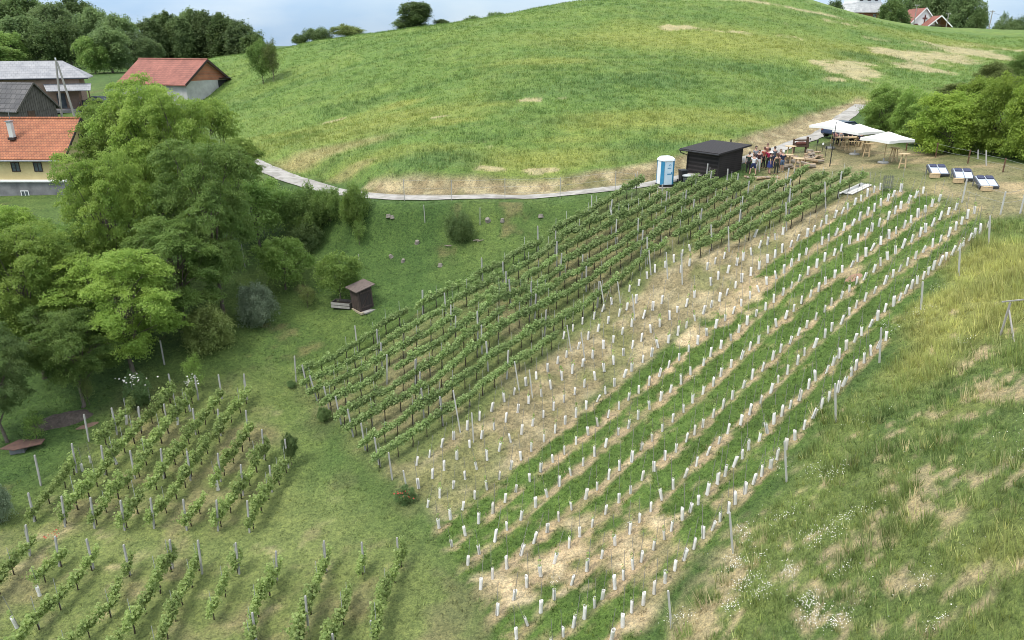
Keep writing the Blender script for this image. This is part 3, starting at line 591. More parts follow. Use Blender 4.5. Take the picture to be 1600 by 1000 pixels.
scene.view_settings.view_transform = 'Standard'; scene.view_settings.look = 'None'; scene.view_settings.gamma = 1; scene.view_settings.exposure = .56
scene.cycles.use_denoising = True; scene.cycles.filter_width = .95; scene.cycles.max_bounces = 5; scene.cycles.diffuse_bounces = 2; scene.cycles.glossy_bounces = 2; scene.cycles.transmission_bounces = 3; scene.cycles.transparent_max_bounces = 8
# ------------------------------------------------------------------ join many placed meshes into one object (only for what is past 300 of a kind)
def join_meshes(name, items):
    V_, LI, LS, MI, mats, off, lo = [], [], [], [], [], 0, 0
    for me, M in items:
        n = len(me.vertices); v = np.empty(n * 3, np.float32); me.vertices.foreach_get('co', v); v = v.reshape(-1, 3)
        A = np.array(M); V_.append(v @ A[:3, :3].T + A[:3, 3])
        li = np.empty(len(me.loops), np.int32); me.loops.foreach_get('vertex_index', li); LI.append(li + off)
        ls = np.empty(len(me.polygons), np.int32); me.polygons.foreach_get('loop_start', ls); LS.append(ls + lo)
        k = []
        for q in me.materials:
            if q not in mats: mats.append(q)
            k.append(mats.index(q))
        mi = np.empty(len(me.polygons), np.int32); me.polygons.foreach_get('material_index', mi); MI.append(np.array(k or [0])[mi])
        off += n; lo += len(li)
    me = bpy.data.meshes.new(name); V_ = np.concatenate(V_).astype(np.float32); LI = np.concatenate(LI).astype(np.int32); LS = np.concatenate(LS).astype(np.int32)
    me.vertices.add(len(V_)); me.vertices.foreach_set('co', V_.ravel()); me.loops.add(len(LI)); me.loops.foreach_set('vertex_index', LI)
    me.polygons.add(len(LS)); me.polygons.foreach_set('loop_start', LS)
    for q in mats: me.materials.append(q)
    me.polygons.foreach_set('material_index', np.concatenate(MI).astype(np.int32)); me.update(calc_edges=True); return me

# ------------------------------------------------------------------ leaves
def leaves(c, n_out, L, Wd, rng, up=.6, out=.4, rnd=.7, curl=.25):
    """rhombic leaves at points c; n_out: outward directions"""
    n = len(c)
    nor = np.array([[0, 0, 1.]]) * up + n_out * out + rng.normal(0, rnd, (n, 3)); nor /= np.linalg.norm(nor, axis=1)[:, None] + 1e-9
    t = rng.normal(0, 1, (n, 3)) + n_out * .6; t -= nor * (t * nor).sum(1)[:, None]; t /= np.linalg.norm(t, axis=1)[:, None] + 1e-9
    b = np.cross(nor, t); s = rng.uniform(.6, 1.3, n)[:, None]
    v = np.empty((n, 4, 3)); v[:, 0] = c - t * L * .5 * s; v[:, 2] = c + t * L * .5 * s - nor * L * curl * s
    v[:, 1] = c - b * Wd * .5 * s + nor * Wd * .15; v[:, 3] = c + b * Wd * .5 * s + nor * Wd * .15
    return v.reshape(-1, 3), np.arange(n * 4).reshape(-1, 4)

BARK = mat('bark', (.10, .08, .06), (.17, .145, .12), 9, .95, (1, 1, .25), .5)
VBARK = mat('vine_bark', (.055, .042, .032), (.11, .085, .065), 14, .95, (1, 1, .3), .5)
SIZES = []
def make_tree(seed, h, rx, rz, zc, nl, ncl, npc, L, Wd, csig=(.5, .22), trunk_r=.2, stems=1, lobe=.40, branches=True, rnd=.6, trunk_top=.75, frond=0):
    rng = np.random.default_rng(seed)
    # lobes over an ellipsoid
    lob = []
    for k in range(nl):
        z = 1 - 2 * (k + .5) / nl; a = k * 2.39996 + rng.uniform(-.5, .5); q = math.sqrt(max(0, 1 - z * z))
        f = rng.uniform(.50, .92)
        lob.append(((q * math.cos(a) * rx * f, q * math.sin(a) * rx * f, zc + z * rz * f), rng.uniform(.7, 1.25) * lobe))
    cc, oo = [], []
    for (c, r) in lob:
        n = ncl; d = rng.normal(0, 1, (n, 3)); d /= np.linalg.norm(d, axis=1)[:, None]
        rad = rng.uniform(.25, 1, n) ** .5
        p = np.array(c)[None] + d * rad[:, None] * np.array([[rx * r, rx * r, rz * r * .8]])
        cc.append(p); oo.append(d)
    cc = np.concatenate(cc); oo = np.concatenate(oo)
    k = cc[:, 2] > max(.1, zc - rz * 1.15); cc, oo = cc[k], oo[k]
    n = len(cc); per = npc
    pts = np.repeat(cc, per, 0); o = np.repeat(oo, per, 0)
    if frond:
        hd_ = cc - np.array([[0, 0, 0]]); a_ = np.arctan2(hd_[:, 1], hd_[:, 0]) + rng.normal(0, .7, n); a_ = np.repeat(a_, per)
        t_ = rng.uniform(-.6, 1.2, len(pts)); sd_ = rng.normal(0, 1, len(pts)) * (.30 - .16 * np.abs(t_ - .2)) * np.repeat(rng.uniform(.7, 1.4, n), per); ln_ = np.repeat(rng.uniform(.6, 1.25, n), per) * frond
        pts = pts + np.c_[np.cos(a_) * t_ * ln_ - np.sin(a_) * sd_, np.sin(a_) * t_ * ln_ + np.cos(a_) * sd_, .10 * t_ - .34 * np.maximum(t_, 0) ** 2 * ln_]
    g = rng.normal(0, 1, pts.shape); sz = np.repeat(rng.uniform(.6, 1.4, n), per)[:, None]
    off = g * np.array([[csig[0], csig[0], csig[1]]]) * sz
    off[:, 2] -= .35 * (off[:, 0] ** 2 + off[:, 1] ** 2) / max(csig[0], .1)
    v, f = leaves(pts + off, o, L, Wd, rng, .7, .35, rnd)
    v[:, 2] = np.maximum(v[:, 2], .03)
    SIZES.append((float(np.percentile(v[:, 2], 99.7)), 2 * float(np.percentile(np.hypot(v[:, 0], v[:, 1]), 96)))); crown = mesh_np('crown', v, f)
    mb = MB()
    for s_ in range(stems):
        a = rng.uniform(0, 6.28); lean = .04 * h if stems == 1 else rng.uniform(.1, .3) * rx * 1.5; zt = zc + (trunk_top - .75) * rz
        b0 = np.array([0, 0, -.25]) + (np.array([math.cos(a), math.sin(a), 0]) * .12 * (stems > 1))
        P_ = [b0 + np.array([math.cos(a) * lean * t ** 1.3, math.sin(a) * lean * t ** 1.3, t * (zt + .25)]) + rng.normal(0, .012 * h, 3) * np.array([1, 1, 0]) * (0 < t) for t in (0, .06, .3, .55, .8, 1)]
        rr_ = [trunk_r * q for q in (1.45, 1.05, .85, .7, .5, .3)]
        mb.tube(P_, rr_, 8)
        if branches:
            for j, (c, r) in enumerate(lob):
                if j % stems != s_: continue
                st = P_[2 + (j % 3)] ; e = np.array(c); mid = (st + e) / 2 + np.array([0, 0, .1 * rz]) + rng.normal(0, .05 * rx, 3)
                r0 = trunk_r * rng.uniform(.28, .45); mb.tube([st, mid, e], [r0, r0 * .65, r0 * .25], 5, cap=False)
                for q in range(4):
                    e2 = e + rng.normal(0, 1, 3) * np.array([rx, rx, rz]) * r * .6; mb.tube([mid * .4 + e * .6, (mid * .2 + e * .4 + e2 * .4), e2], [r0 * .35, r0 * .22, r0 * .08], 4, cap=False)
    return crown, mb.mesh('trunk', BARK, True), SIZES[-1]
LM = {
 'robinia': leaf_mat('robinia_leaf', (.215, .340, .070), (.380, .490, .110), .54, .35),
 'ash': leaf_mat('ash_leaf', (.170, .285, .072), (.295, .405, .110), .50, .4),
 'dark': leaf_mat('dark_leaf', (.100, .165, .056), (.180, .250, .080), .44, .4),
 'forest': leaf_mat('forest_leaf', (.130, .200, .080), (.225, .305, .110), .44, .2, vary=.3),
 'fresh': leaf_mat('fresh_leaf', (.180, .300, .062), (.310, .430, .105), .48, .8),
 'hazel': leaf_mat('hazel_leaf', (.210, .330, .052), (.350, .455, .080), .48, .5),
 'olive': leaf_mat('olive_leaf', (.165, .215, .060), (.260, .310, .100), .44, .8),
 'willow': leaf_mat('willow_leaf', (.190, .255, .150), (.310, .375, .245), .40, 1.0),
 'rose': leaf_mat('rose_leaf', (.10, .18, .06), (.19, .28, .10), .38, 2),
}
TV = {}
def variants(key, n, **kw):
    TV[key] = [make_tree(100 * len(TV) + 7 * k + 3, **kw) for k in range(n)]
variants('robinia', 3, h=14, rx=5.2, rz=5.6, zc=8.2, nl=27, ncl=20, npc=125, L=.20, Wd=.10, csig=(.14, .07), trunk_r=.22, lobe=.27, frond=.95)
variants('forest', 3, h=14, rx=4.6, rz=6.0, zc=7, nl=26, ncl=17, npc=50, L=.40, Wd=.26, csig=(.55, .3), trunk_r=.25, lobe=.30)
variants('fruit', 3, h=4.6, rx=2.1, rz=1.6, zc=2.8, nl=16, ncl=13, npc=60, L=.16, Wd=.09, csig=(.22, .14), trunk_r=.08, lobe=.36)
variants('shrub', 3, h=3.4, rx=2.2, rz=1.75, zc=1.75, nl=18, ncl=15, npc=62, L=.15, Wd=.10, csig=(.24, .2), trunk_r=.05, stems=5, lobe=.38)
variants('bigshrub', 4, h=6, rx=3.0, rz=3.0, zc=2.45, nl=26, ncl=17, npc=95, L=.17, Wd=.10, csig=(.12, .10), trunk_r=.07, stems=6, lobe=.30, frond=.55)
variants('sapling', 2, h=4, rx=1.0, rz=1.7, zc=2.4, nl=12, ncl=8, npc=26, L=.14, Wd=.07, csig=(.18, .16), trunk_r=.04, lobe=.4)
variants('tall', 2, h=15, rx=3.4, rz=7.0, zc=7.2, nl=26, ncl=15, npc=50, L=.44, Wd=.28, csig=(.5, .35), trunk_r=.22, lobe=.30)
def set_mat(o, m):
    if len(o.data.materials) == 0: o.data.materials.append(m)
    o.material_slots[0].link = 'OBJECT'; o.material_slots[0].material = m
def plant(name, kind, leaf, base, py_top, wpx, label, cat, group=None, var=None, loc=None, sink=0.0):
    """base: pixel of the foot (or a world point via loc); py_top: pixel row of its top; wpx: crown width in photo pixels"""
    p = loc if loc is not None else P(*base)
    h = z_at(p.y, py_top) - p.z; wdt = wpx * sc((p.x, p.y, p.z + h / 2))
    k = random.randrange(len(TV[kind])) if var is None else var
    cr, tr, (nh, nw) = TV[kind][k]
    t = thing(name, label, cat, (p.x, p.y, p.z - sink), random.uniform(0, 6.28), group)
    sx, sz = wdt / nw, h / nh; t.scale = (sx, sx, sz)
    o = obj('trunk', tr, t); c = obj('crown' if cat == 'tree' else 'foliage', cr, t); set_mat(c, LM[leaf])
    return t
random.seed(21)
# the big grove below the houses
for base, top, wp, leaf, lab in [
 ((264,415),122,150,'robinia','tall feathery tree whose crown tops the grove in front of the brick-gabled barn'),
 ((212,405),160,130,'robinia','feathery tree just beside the tallest tree, nearer the yellow house'),
 ((328,430),152,140,'robinia','feathery tree just beside the tallest tree, nearer the lane'),
 ((346,490),222,150,'ash','dark spreading tree at the edge of the grove beside the pasture'),
 ((200,495),236,135,'robinia','broad yellow-green tree right of the yellow house with orange roof'),
 ((70,590),352,180,'robinia','wide yellow-green tree standing in the grove below the yellow house wall'),
 ((212,585),392,180,'robinia','low spreading yellow-green tree above the rose bush at the grove foot'),
 ((12,690),520,125,'dark','dark tree with a leaning trunk over the rusty sheet'),
 ((292,520),338,160,'ash','shaded tree in the middle of the grove, above the bushy shrub'),
 ((384,326),216,74,'robinia','light green tree at the bend of the lane, gravel showing behind it'),
 ((130,635),482,130,'ash','dark green tree hanging over the heap of soil'),
 ((-15,520),345,140,'robinia','yellow-green tree at the grove end nearest the yellow house chimney'),
 ((122,525),348,105,'ash','fuller green tree between the two broad yellow-green trees'),
 ((42,470),322,105,'robinia','yellow-green tree directly below the grey base of the yellow house'),
 ((185,262),162,76,'ash','small darker tree between the parked cars and the grove')]:
    plant('grove_tree', 'robinia', leaf, base, top, wp, lab, 'tree', 'trees of the grove')
# trees and shrubs on the pasture
plant('walnut_tree', 'fruit', 'ash', (405,385), 280, 110, 'dark round tree under the lane at the grove edge', 'tree')
plant('hazel_bush', 'shrub', 'ash', (476,368), 288, 80, 'dark green bush below the lane bend, next to the grove', 'bush', 'bushes below the lane')
plant('hazel_bush', 'shrub', 'dark', (478,392), 346, 52, 'small dark bush under the larger bush below the lane', 'bush', 'bushes below the lane')
plant('hazel_bush', 'shrub', 'ash', (516,342), 294, 50, 'dark bush touching the bright bush below the lane', 'bush', 'bushes below the lane')
plant('hazel_bush', 'shrub', 'fresh', (555,352), 288, 46, 'bright green bush standing against the lane edge', 'bush', 'bushes below the lane')
plant('young_tree', 'sapling', 'ash', (562,382), 345, 22, 'thin young tree just below the bright bush by the lane', 'tree')
plant('fruit_tree', 'fruit', 'fresh', (447,452), 372, 84, 'round fruit tree in the pasture above the grey-leaved bush', 'tree', 'fruit trees in the pasture')
plant('fruit_tree', 'fruit', 'fresh', (532,470), 396, 70, 'bright leafy fruit tree behind the wooden outhouse', 'tree', 'fruit trees in the pasture')
plant('young_tree', 'sapling', 'olive', (481,480), 446, 28, 'small thin olive-green tree between the fruit trees', 'tree')
plant('willow_bush', 'shrub', 'willow', (403,506), 444, 60, 'silvery grey-leaved bush in the pasture', 'bush')
plant('pasture_shrub', 'shrub', 'olive', (330,545), 478, 76, 'yellowish shrub at the shaded foot of the grove', 'bush')
plant('round_bush', 'shrub', 'dark', (719,374), 333, 44, 'lone dark round bush on the pasture above the vine rows', 'bush')
plant('dwarf_shrub', 'shrub', 'dark', (507,656), 637, 24, 'low dark shrub beside the lower row ends of the vines', 'shrub')
plant('dwarf_shrub', 'shrub', 'rose', (456,604), 595, 16, 'tiny low shrub by the lone post on the pasture', 'shrub')
t = plant('red_shrub', 'shrub', 'rose', (632,784), 760, 32, 'small shrub with red flowers by the first row of tubes', 'shrub')
plant('young_tree', 'sapling', 'fresh', (58,690), 644, 34, 'bright green sapling behind the rusty sheet', 'tree')
plant('young_tree', 'sapling', 'olive', (140,632), 585, 22, 'pale thin sapling in front of the dark grove', 'tree')
plant('rose_bush', 'shrub', 'rose', (218,632), 582, 44, 'rose bush with white blossoms at the head of the small vine block', 'bush')
plant('laurel_bush', 'sapling', 'fresh', (308,612), 552, 30, 'upright bright leafy bush behind the vine posts', 'bush')
plant('standard_rose', 'fruit', 'dark', (455,726), 679, 27, 'small dark ball-headed tree tied beside a pale post', 'tree')
plant('corner_shrub', 'shrub', 'willow', (2,815), 750, 40, 'pale netted shrub at the corner of the small vine block', 'bush')
plant('field_tree', 'fruit', 'ash', (412,131), 62, 44, 'lone tree on the edge of the hill field above the grove', 'tree')
plant('bare_tree', 'sapling', 'olive', (428,128), 60, 24, 'thin half-bare tree beside the lone tree on the field', 'tree')
# shrubs beside the terrace
for base, top, wp, leaf, lab in [
 ((1378,212),134,66,'fresh','dark green bush at the lane end beside the white parasols'),
 ((1420,220),138,66,'fresh','green bush behind the front parasol'),
 ((1482,238),146,104,'hazel','bright yellow-green bush behind the three sunbeds'),
 ((1447,226),166,62,'fresh','lower fresh green bush overhanging the rusty fence post'),
 ((1555,240),118,100,'hazel','tall yellow-green bush above the sunbed nearest the meadow'),
 ((1618,250),112,110,'hazel','large yellow-green bush at the edge of the scene above the meadow'),
 ((1525,196),122,80,'hazel','yellow-green bush in the back row of the bushes'),
 ((1598,240),160,62,'ash','dark gap-filling bush between the tall yellow-green bushes'),
 ((1590,140),80,64,'ash','dark bush at the field edge over the yellow-green bushes'),
 ((1500,160),130,70,'olive','olive bush behind the bright bushes on the field edge'),
 ((1548,150),98,60,'olive','straggly olive bush creeping along the field edge')]:
    plant('hedgerow_bush', 'bigshrub', leaf, base, top, wp, lab, 'bush', 'bushes beside the terrace')
# skyline trees on the ridge and forest behind the houses
for base, top, wp, kind, leaf, s_, lab in [
 ((652,44),3,52,'forest','dark',.118,'tall dark tree alone on the ridge line'),
 ((640,47),28,60,'shrub','forest',.12,'low shrubbery at the foot of the tall ridge tree'),
 ((690,38),30,26,'shrub','forest',.12,'small bush just along the ridge from the tall tree'),
 ((498,68),43,46,'shrub','forest',.12,'rounded bush on the ridge between two other bushes'),
 ((470,72),53,30,'shrub','dark',.12,'dark bush lowest on the ridge line'),
 ((545,60),38,52,'shrub','olive',.12,'spiky-topped olive bush on the ridge'),
 ((775,26),19,34,'shrub','forest',.13,'flat bush on the ridge near the hilltop'),
 ((740,32),25,44,'shrub','forest',.13,'long low bush on the ridge beyond the tall tree')]:
    r = ray(*base) * s_; x, y = r[0], r[1]; loc = Vector((x, y, float(H(x, y))))
    plant('ridge_tree' if kind == 'forest' else 'ridge_bush', kind, leaf, base, top, wp, lab, 'tree' if kind == 'forest' else 'bush', 'growth along the ridge', loc=loc)
FOREST = [(8,-34,.185,100,'dark'),(52,-8,.175,84,'dark'),(95,6,.165,76,'forest'),(132,-2,.19,70,'dark'),(152,14,.165,64,'forest'),(188,24,.16,64,'forest'),(214,52,.155,52,'forest'),(-30,-20,.17,110,'dark'),
          (243,30,.17,44,'forest'),(266,20,.175,46,'dark'),(290,27,.172,40,'forest'),(306,16,.178,46,'forest'),(330,18,.175,48,'forest'),(354,22,.17,46,'dark'),(377,33,.165,44,'forest'),(398,50,.16,40,'dark'),
          (38,26,.15,64,'forest'),(78,36,.148,52,'dark'),(172,44,.138,66,'forest'),(146,58,.135,46,'ash'),(18,50,.145,52,'ash'),(112,34,.15,50,'dark'),(234,60,.14,40,'forest'),(2,72,.14,60,'ash')]
for n, (px, top, s_, wp, leaf) in enumerate(FOREST):
    r = ray(px, 95) * s_; x, y = r[0], r[1]; loc = Vector((x, y, float(H(x, y))))
    k = 'tall' if 240 < px < 400 else 'forest'
    near_ = 'the weathered houses' if px < 140 else ('the two roofs' if px < 230 else 'the brick-gabled barn')
    plant('forest_tree', k, leaf, (px, 95), top, wp, f'forest tree behind {near_}, {ordn(sorted(q[0] for q in FOREST).index(px) + 1)} along the forest from the chimney end', 'tree', 'trees of the forest edge', loc=loc)
# hilltop trees round the chapel
for n, (px, top, s_, wp, k, leaf, lab) in enumerate([
 (1392,-4,.185,46,'forest','dark','dark tree covering the corner of the white house with shingles'),
 (1418,-12,.22,50,'forest','forest','tree behind the red chapel roof ridge'),
 (1300,0,.17,30,'shrub','dark','dark bush beside the white house wall'),
 (1325,2,.2,24,'shrub','forest','bush against the shingled white house'),
 (1465,-18,.25,60,'forest','forest','tall tree behind the chapel gable with the cross'),
 (1505,-10,.235,52,'forest','forest','broad tree beside the open-fronted chapel porch'),
 (1525,14,.21,34,'forest','dark','lower dark tree beyond the chapel porch'),
 (1575,23,.19,56,'shrub','forest','round dark tree group beyond the utility pole'),
 (1600,26,.19,40,'shrub','dark','dark bush at the far end of the ridge'),
 (1440,-16,.26,46,'forest','ash','pale tree behind the chapel roof')]):
    r = ray(px, 46) * s_; x, y = r[0], r[1]; loc = Vector((x, y, float(H(x, y))))
    plant('hilltop_tree', k, leaf, (px, 46), top, wp, lab, 'tree', 'trees on the hilltop', loc=loc)

# ------------------------------------------------------------------ grapevines
VL = [leaf_mat('vine_leaf', (.245, .360, .115), (.450, .540, .245), .50, 1.3, vary=.18, fine=16), leaf_mat('young_vine_leaf', (.275, .385, .115), (.480, .560, .220), .52, 1.3, vary=.2, fine=16)]
def vine_mesh(seed, shear, lush, zlo, zhi, n):
    rng = np.random.default_rng(seed); pts = []
    k = int(rng.integers(9, 13))
    for j in range(k):                          # shoots
        x0 = -.54 + 1.08 * (j + rng.uniform(.2, .8)) / k; top = rng.uniform(zlo + .25, zhi) if rng.random() < .85 else zhi + .14
        m = int(n / k * rng.uniform(.7, 1.3)); t = rng.uniform(0, 1, m) ** .8
        x = x0 + rng.normal(0, .08, m) + t * rng.normal(0, .10); y = rng.normal(0, .045 + .045 * lush, m) + t * rng.normal(0, .07)
        pts.append(np.c_[x, y, zlo - .05 + (top - zlo) * t + rng.normal(0, .04, m)])
    p = np.concatenate(pts); o = np.c_[p[:, 0] * .3, p[:, 1] * 3, (p[:, 2] - (zlo + zhi) / 2) * 1.5]; o /= np.linalg.norm(o, axis=1)[:, None] + .2
    p[:, 2] += p[:, 0] * shear
    v, f = leaves(p, o, .125, .115, rng, .45, .55, .55)
    fo = mesh_np('foliage', v, f)
    mb = MB(); w1, w2 = rng.normal(0, .025, 2)
    mb.tube([(0, 0, -.15), (w1, w2, .3), (w2, w1, zlo - .02), (.02, 0, zlo + .15)], [.034, .028, .026, .02], 6)
    for s_ in (-1, 1): mb.tube([(w2, w1, zlo - .05), (.2 * s_, 0, zlo + .06 + .2 * s_ * shear), (.5 * s_, .02, zlo + .08 + .5 * s_ * shear)], [.017, .013, .008], 5)
    return fo, mb.mesh('trunk', VBARK, True)
VV = {'main': [vine_mesh(300 + k, .34, .9, .70, 1.16, 640) for k in range(6)], 'low': [vine_mesh(400 + k, .12, .5, .50, 1.14, 560) for k in range(6)]}
for q in VV['main']: q[0].materials.append(VL[0])
for q in VV['low']: q[0].materials.append(VL[1])
STEEL = mat('galvanised_rod', (.30, .30, .29), (.42, .42, .40), 20, .6)
STAKE = MB().tube([(0, 0, -.1), (0, 0, 1.62)], .012, 5).mesh('stake', STEEL)
def line3(pts): return np.array([P(*q)[:] for q in pts])
# rows: name, polyline of feet on the photograph, block, wording
VROWS = [
 ('V7', [(480,594),(685,478),(880,367),(993,304)], 'main', 'row beside the pasture'),
 ('V6', [(486,610),(685,505),(880,387),(1015,318)], 'main', 'second row from the pasture'),
 ('V5', [(500,625),(685,530),(880,407),(1000,342),(1106,289)], 'main', 'third row from the pasture'),
 ('V4', [(518,643),(685,555),(880,429),(1000,359),(1110,300)], 'main', 'fourth row from the pasture'),
 ('V3', [(538,662),(685,581),(880,452),(1000,378),(1140,298)], 'main', 'fifth row from the pasture'),
 ('V2', [(556,681),(685,609),(880,476),(1078,351),(1168,301)], 'main', 'sixth row from the pasture'),
 ('V1', [(577,705),(687,637),(840,529),(1000,420),(1130,342),(1200,302)], 'main', 'seventh row from the pasture'),
 ('Z4', [(597,728),(687,668),(779,601),(864,544)], 'main', 'eighth row from the pasture'),
 ('Z4u', [(1092,381),(1180,330),(1250,287)], 'main', 'upper end of the eighth row, below the people'),
 ('Z3u', [(1094,403),(1180,350),(1282,290)], 'main', 'upper part of the ninth row, below the tables'),
 ('Z2u', [(1153,385),(1192,361),(1312,292)], 'main', 'upper part of the tenth row'),
 ('Z1u', [(1233,357),(1272,332),(1342,293)], 'main', 'short leafy row beside the white planks'),
 ('K1', [(58,812),(101,762),(118,741)], 'low', 'lower half of the row nearest the rusty sheet'),
 ('K1u', [(146,712),(183,678),(213,640)], 'low', 'upper half of the row nearest the rusty sheet'),
 ('K2', [(106,818),(164,744),(221,678),(266,632)], 'low', 'second row from the rusty sheet'),
 ('K3', [(150,822),(211,750),(261,682),(302,630)], 'low', 'third row from the rusty sheet'),
 ('K4', [(199,824),(255,752),(300,690),(345,632)], 'low', 'fourth row from the rusty sheet'),
 ('K5', [(245,820),(297,750),(345,682),(385,630)], 'low', 'fifth row from the rusty sheet'),
 ('K6', [(296,824),(345,755),(388,688)], 'low', 'sixth row from the rusty sheet'),
 ('K7', [(345,824),(385,766),(414,718)], 'low', 'seventh row, two before the ball-headed tree'),
 ('K8', [(394,826),(425,776),(448,738)], 'low', 'row ending at the ball-headed tree'),
 ('L1', [(47,868),(18,905),(-30,962)], 'low', 'eleventh front row from the grass lane'),
 ('L2', [(93,886),(72,908)], 'low', 'tenth front row from the grass lane'),
 ('L3', [(146,890),(100,946),(55,995),(35,1020)], 'low', 'ninth front row from the grass lane'),
 ('L4', [(198,900),(186,932)], 'low', 'upper bit of the eighth front row'),
 ('L4l', [(173,962),(130,1004),(110,1025)], 'low', 'lower bit of the eighth front row'),
 ('L5', [(268,893),(245,935),(205,995),(180,1030)], 'low', 'seventh front row from the grass lane'),
 ('L6', [(312,893),(290,940),(262,1002),(250,1030)], 'low', 'sixth front row from the grass lane'),
 ('L7', [(371,896),(352,930),(332,968)], 'low', 'fifth front row from the grass lane'),
 ('L8', [(432,908),(413,945),(400,980),(390,1020)], 'low', 'fourth front row from the grass lane'),
 ('L9', [(509,896),(490,945),(472,1000),(462,1030)], 'low', 'third front row from the grass lane'),
 ('L10', [(567,896),(546,950),(524,1002),(512,1035)], 'low', 'second front row from the grass lane'),
 ('L11', [(626,884),(606,940),(588,1000),(578,1035)], 'low', 'front row beside the grass lane')]
vines = []; post_spots = []
rv = random.Random(5)
VROW_W = {}
for nm, pts, blk, words in VROWS:
    L = resample(line3(pts), .05); VROW_W[nm] = L
    d = np.r_[0, np.cumsum(np.linalg.norm(np.diff(L, axis=0), axis=1))]
    n = max(1, int(d[-1] / (.95 if blk == 'main' else .92))); idx = 0
    for k in range(n + 1):
        s_ = d[-1] * k / n if n else 0
        i_ = min(int(np.searchsorted(d, s_)), len(L) - 1); j_ = min(i_ + 6, len(L) - 1); h_ = max(i_ - 6, 0)
        a = math.atan2(L[j_][1] - L[h_][1], L[j_][0] - L[h_][0])
        p = L[i_]; p = Vector((p[0] + rv.gauss(0, .05), p[1] + rv.gauss(0, .05), 0)); p.z = float(H(p.x, p.y))
        if rv.random() < (.02 if blk == 'main' else .03): continue
        up = (L[-1][2] > L[0][2])
        idx += 1; vines.append([p, a if blk == 'main' else (a if up else a + math.pi), blk, words, idx, nm])
vines.sort(key=lambda q: depth_of(*q[0]))
GRP = {'main': 'grapevines of the upper rows', 'low': 'grapevines of the lower blocks'}
rest = []
for n, (p, a, blk, words, idx, nm) in enumerate(vines):
    fo, tr = VV[blk][rv.randrange(6)]; s_ = rv.uniform(.86, 1.12) * (1 if blk == 'main' else rv.uniform(.86, 1.12)); sz = s_ * rv.uniform(.92, 1.08)
    if n < 300:
        end = 'lower' if nm[0] != 'L' else 'upper'
        t = thing('grapevine', f'leafy grapevine, {ordn(idx)} from {end} end, {words}', 'grapevine', p, a, GRP[blk]); t.scale = (s_, s_, sz)
        obj('trunk', tr, t); obj('foliage', fo, t)
        if rv.random() < .5: obj('stake', STAKE, t, loc=(.06, .03, 0))
    else:
        M = Matrix.Translation(p) @ Matrix.Rotation(a, 4, 'Z') @ Matrix.Diagonal((s_, s_, sz, 1))
        rest += [(fo, M), (tr, M)]
        if rv.random() < .5: rest.append((STAKE, M))
if rest: tag(obj('grapevines', join_meshes('grapevines', rest)), 'the farther grapevines at the upper ends of the leafy rows', 'grapevines', kind='stuff')

# ------------------------------------------------------------------ young vines in white tubes
m, nt, b = new_mat('white_tube'); b.inputs['Roughness'].default_value = .45; b.inputs['Base Color'].default_value = (.83, .85, .87, 1)
f = noise(nt, 7, 3); oi = nt.nodes.new('ShaderNodeObjectInfo'); tc_r = ramp(nt, oi.outputs['Random'], [(0, (.84, .81, .76)), (.2, (.97, .97, .96)), (1, (1, 1, 1))])
nt.links.new(mixrgb(nt, ramp(nt, f, [(.3, (.95, .93, .90)), (.7, (.84, .82, .79))]), tc_r, 1.0, 'MULTIPLY'), b.inputs['Base Color'])
tr_ = nt.nodes.new('ShaderNodeBsdfTranslucent'); tr_.inputs[0].default_value = (.93, .91, .87, 1); mx = nt.nodes.new('ShaderNodeMixShader'); mx.inputs[0].default_value = .38
nt.links.new(b.outputs[0], mx.inputs[1]); nt.links.new(tr_.outputs[0], mx.inputs[2]); nt.links.new(mx.outputs[0], nt.nodes['Material Output'].inputs[0])
TUBEM = m
def tube_mesh(seed):
    rng = random.Random(seed); mb = MB(); n = 12; hgt = .58; prof = []
    for z in (-.03, .12, .3, .46, hgt):
        rx_, ry_ = .088 + rng.uniform(-.012, .012), .070 + rng.uniform(-.012, .012); prof.append((rx_, ry_, z))
    o = []
    for r_in in (0, .008):
        for (rx_, ry_, z) in prof:
            for k in range(n):
                a = 2 * math.pi * k / n; q = (abs(math.cos(a)) ** 3 + abs(math.sin(a)) ** 3) ** (-1 / 3)
                mb.v.append(((rx_ - r_in) * q * math.cos(a), (ry_ - r_in) * q * math.sin(a), z + (.015 * math.cos(a * 2) if z == hgt else 0)))
    m_ = len(prof)
    for s_ in range(2):
        for i in range(m_ - 1):
            for k in range(n):
                q = (s_ * m_ * n + i * n + k, s_ * m_ * n + i * n + (k + 1) % n, s_ * m_ * n + (i + 1) * n + (k + 1) % n, s_ * m_ * n + (i + 1) * n + k)
                mb.f.append(q if s_ == 0 else q[::-1])
    for k in range(n):
        a, b2 = (m_ - 1) * n + k, (m_ - 1) * n + (k + 1) % n; mb.f.append((a, b2, b2 + m_ * n, a + m_ * n))
    return mb.mesh('tube', TUBEM, True)
TUBES = [tube_mesh(k) for k in range(5)]
ROD = MB().tube([(0, .085, -.1), (.01, .085, .8), (.02, .08, 1.72)], .0125, 5).mesh('stake', mat('dark_rod', (.19, .18, .165), (.27, .26, .245), 20, .7))
rg = np.random.default_rng(77)
SPR = []
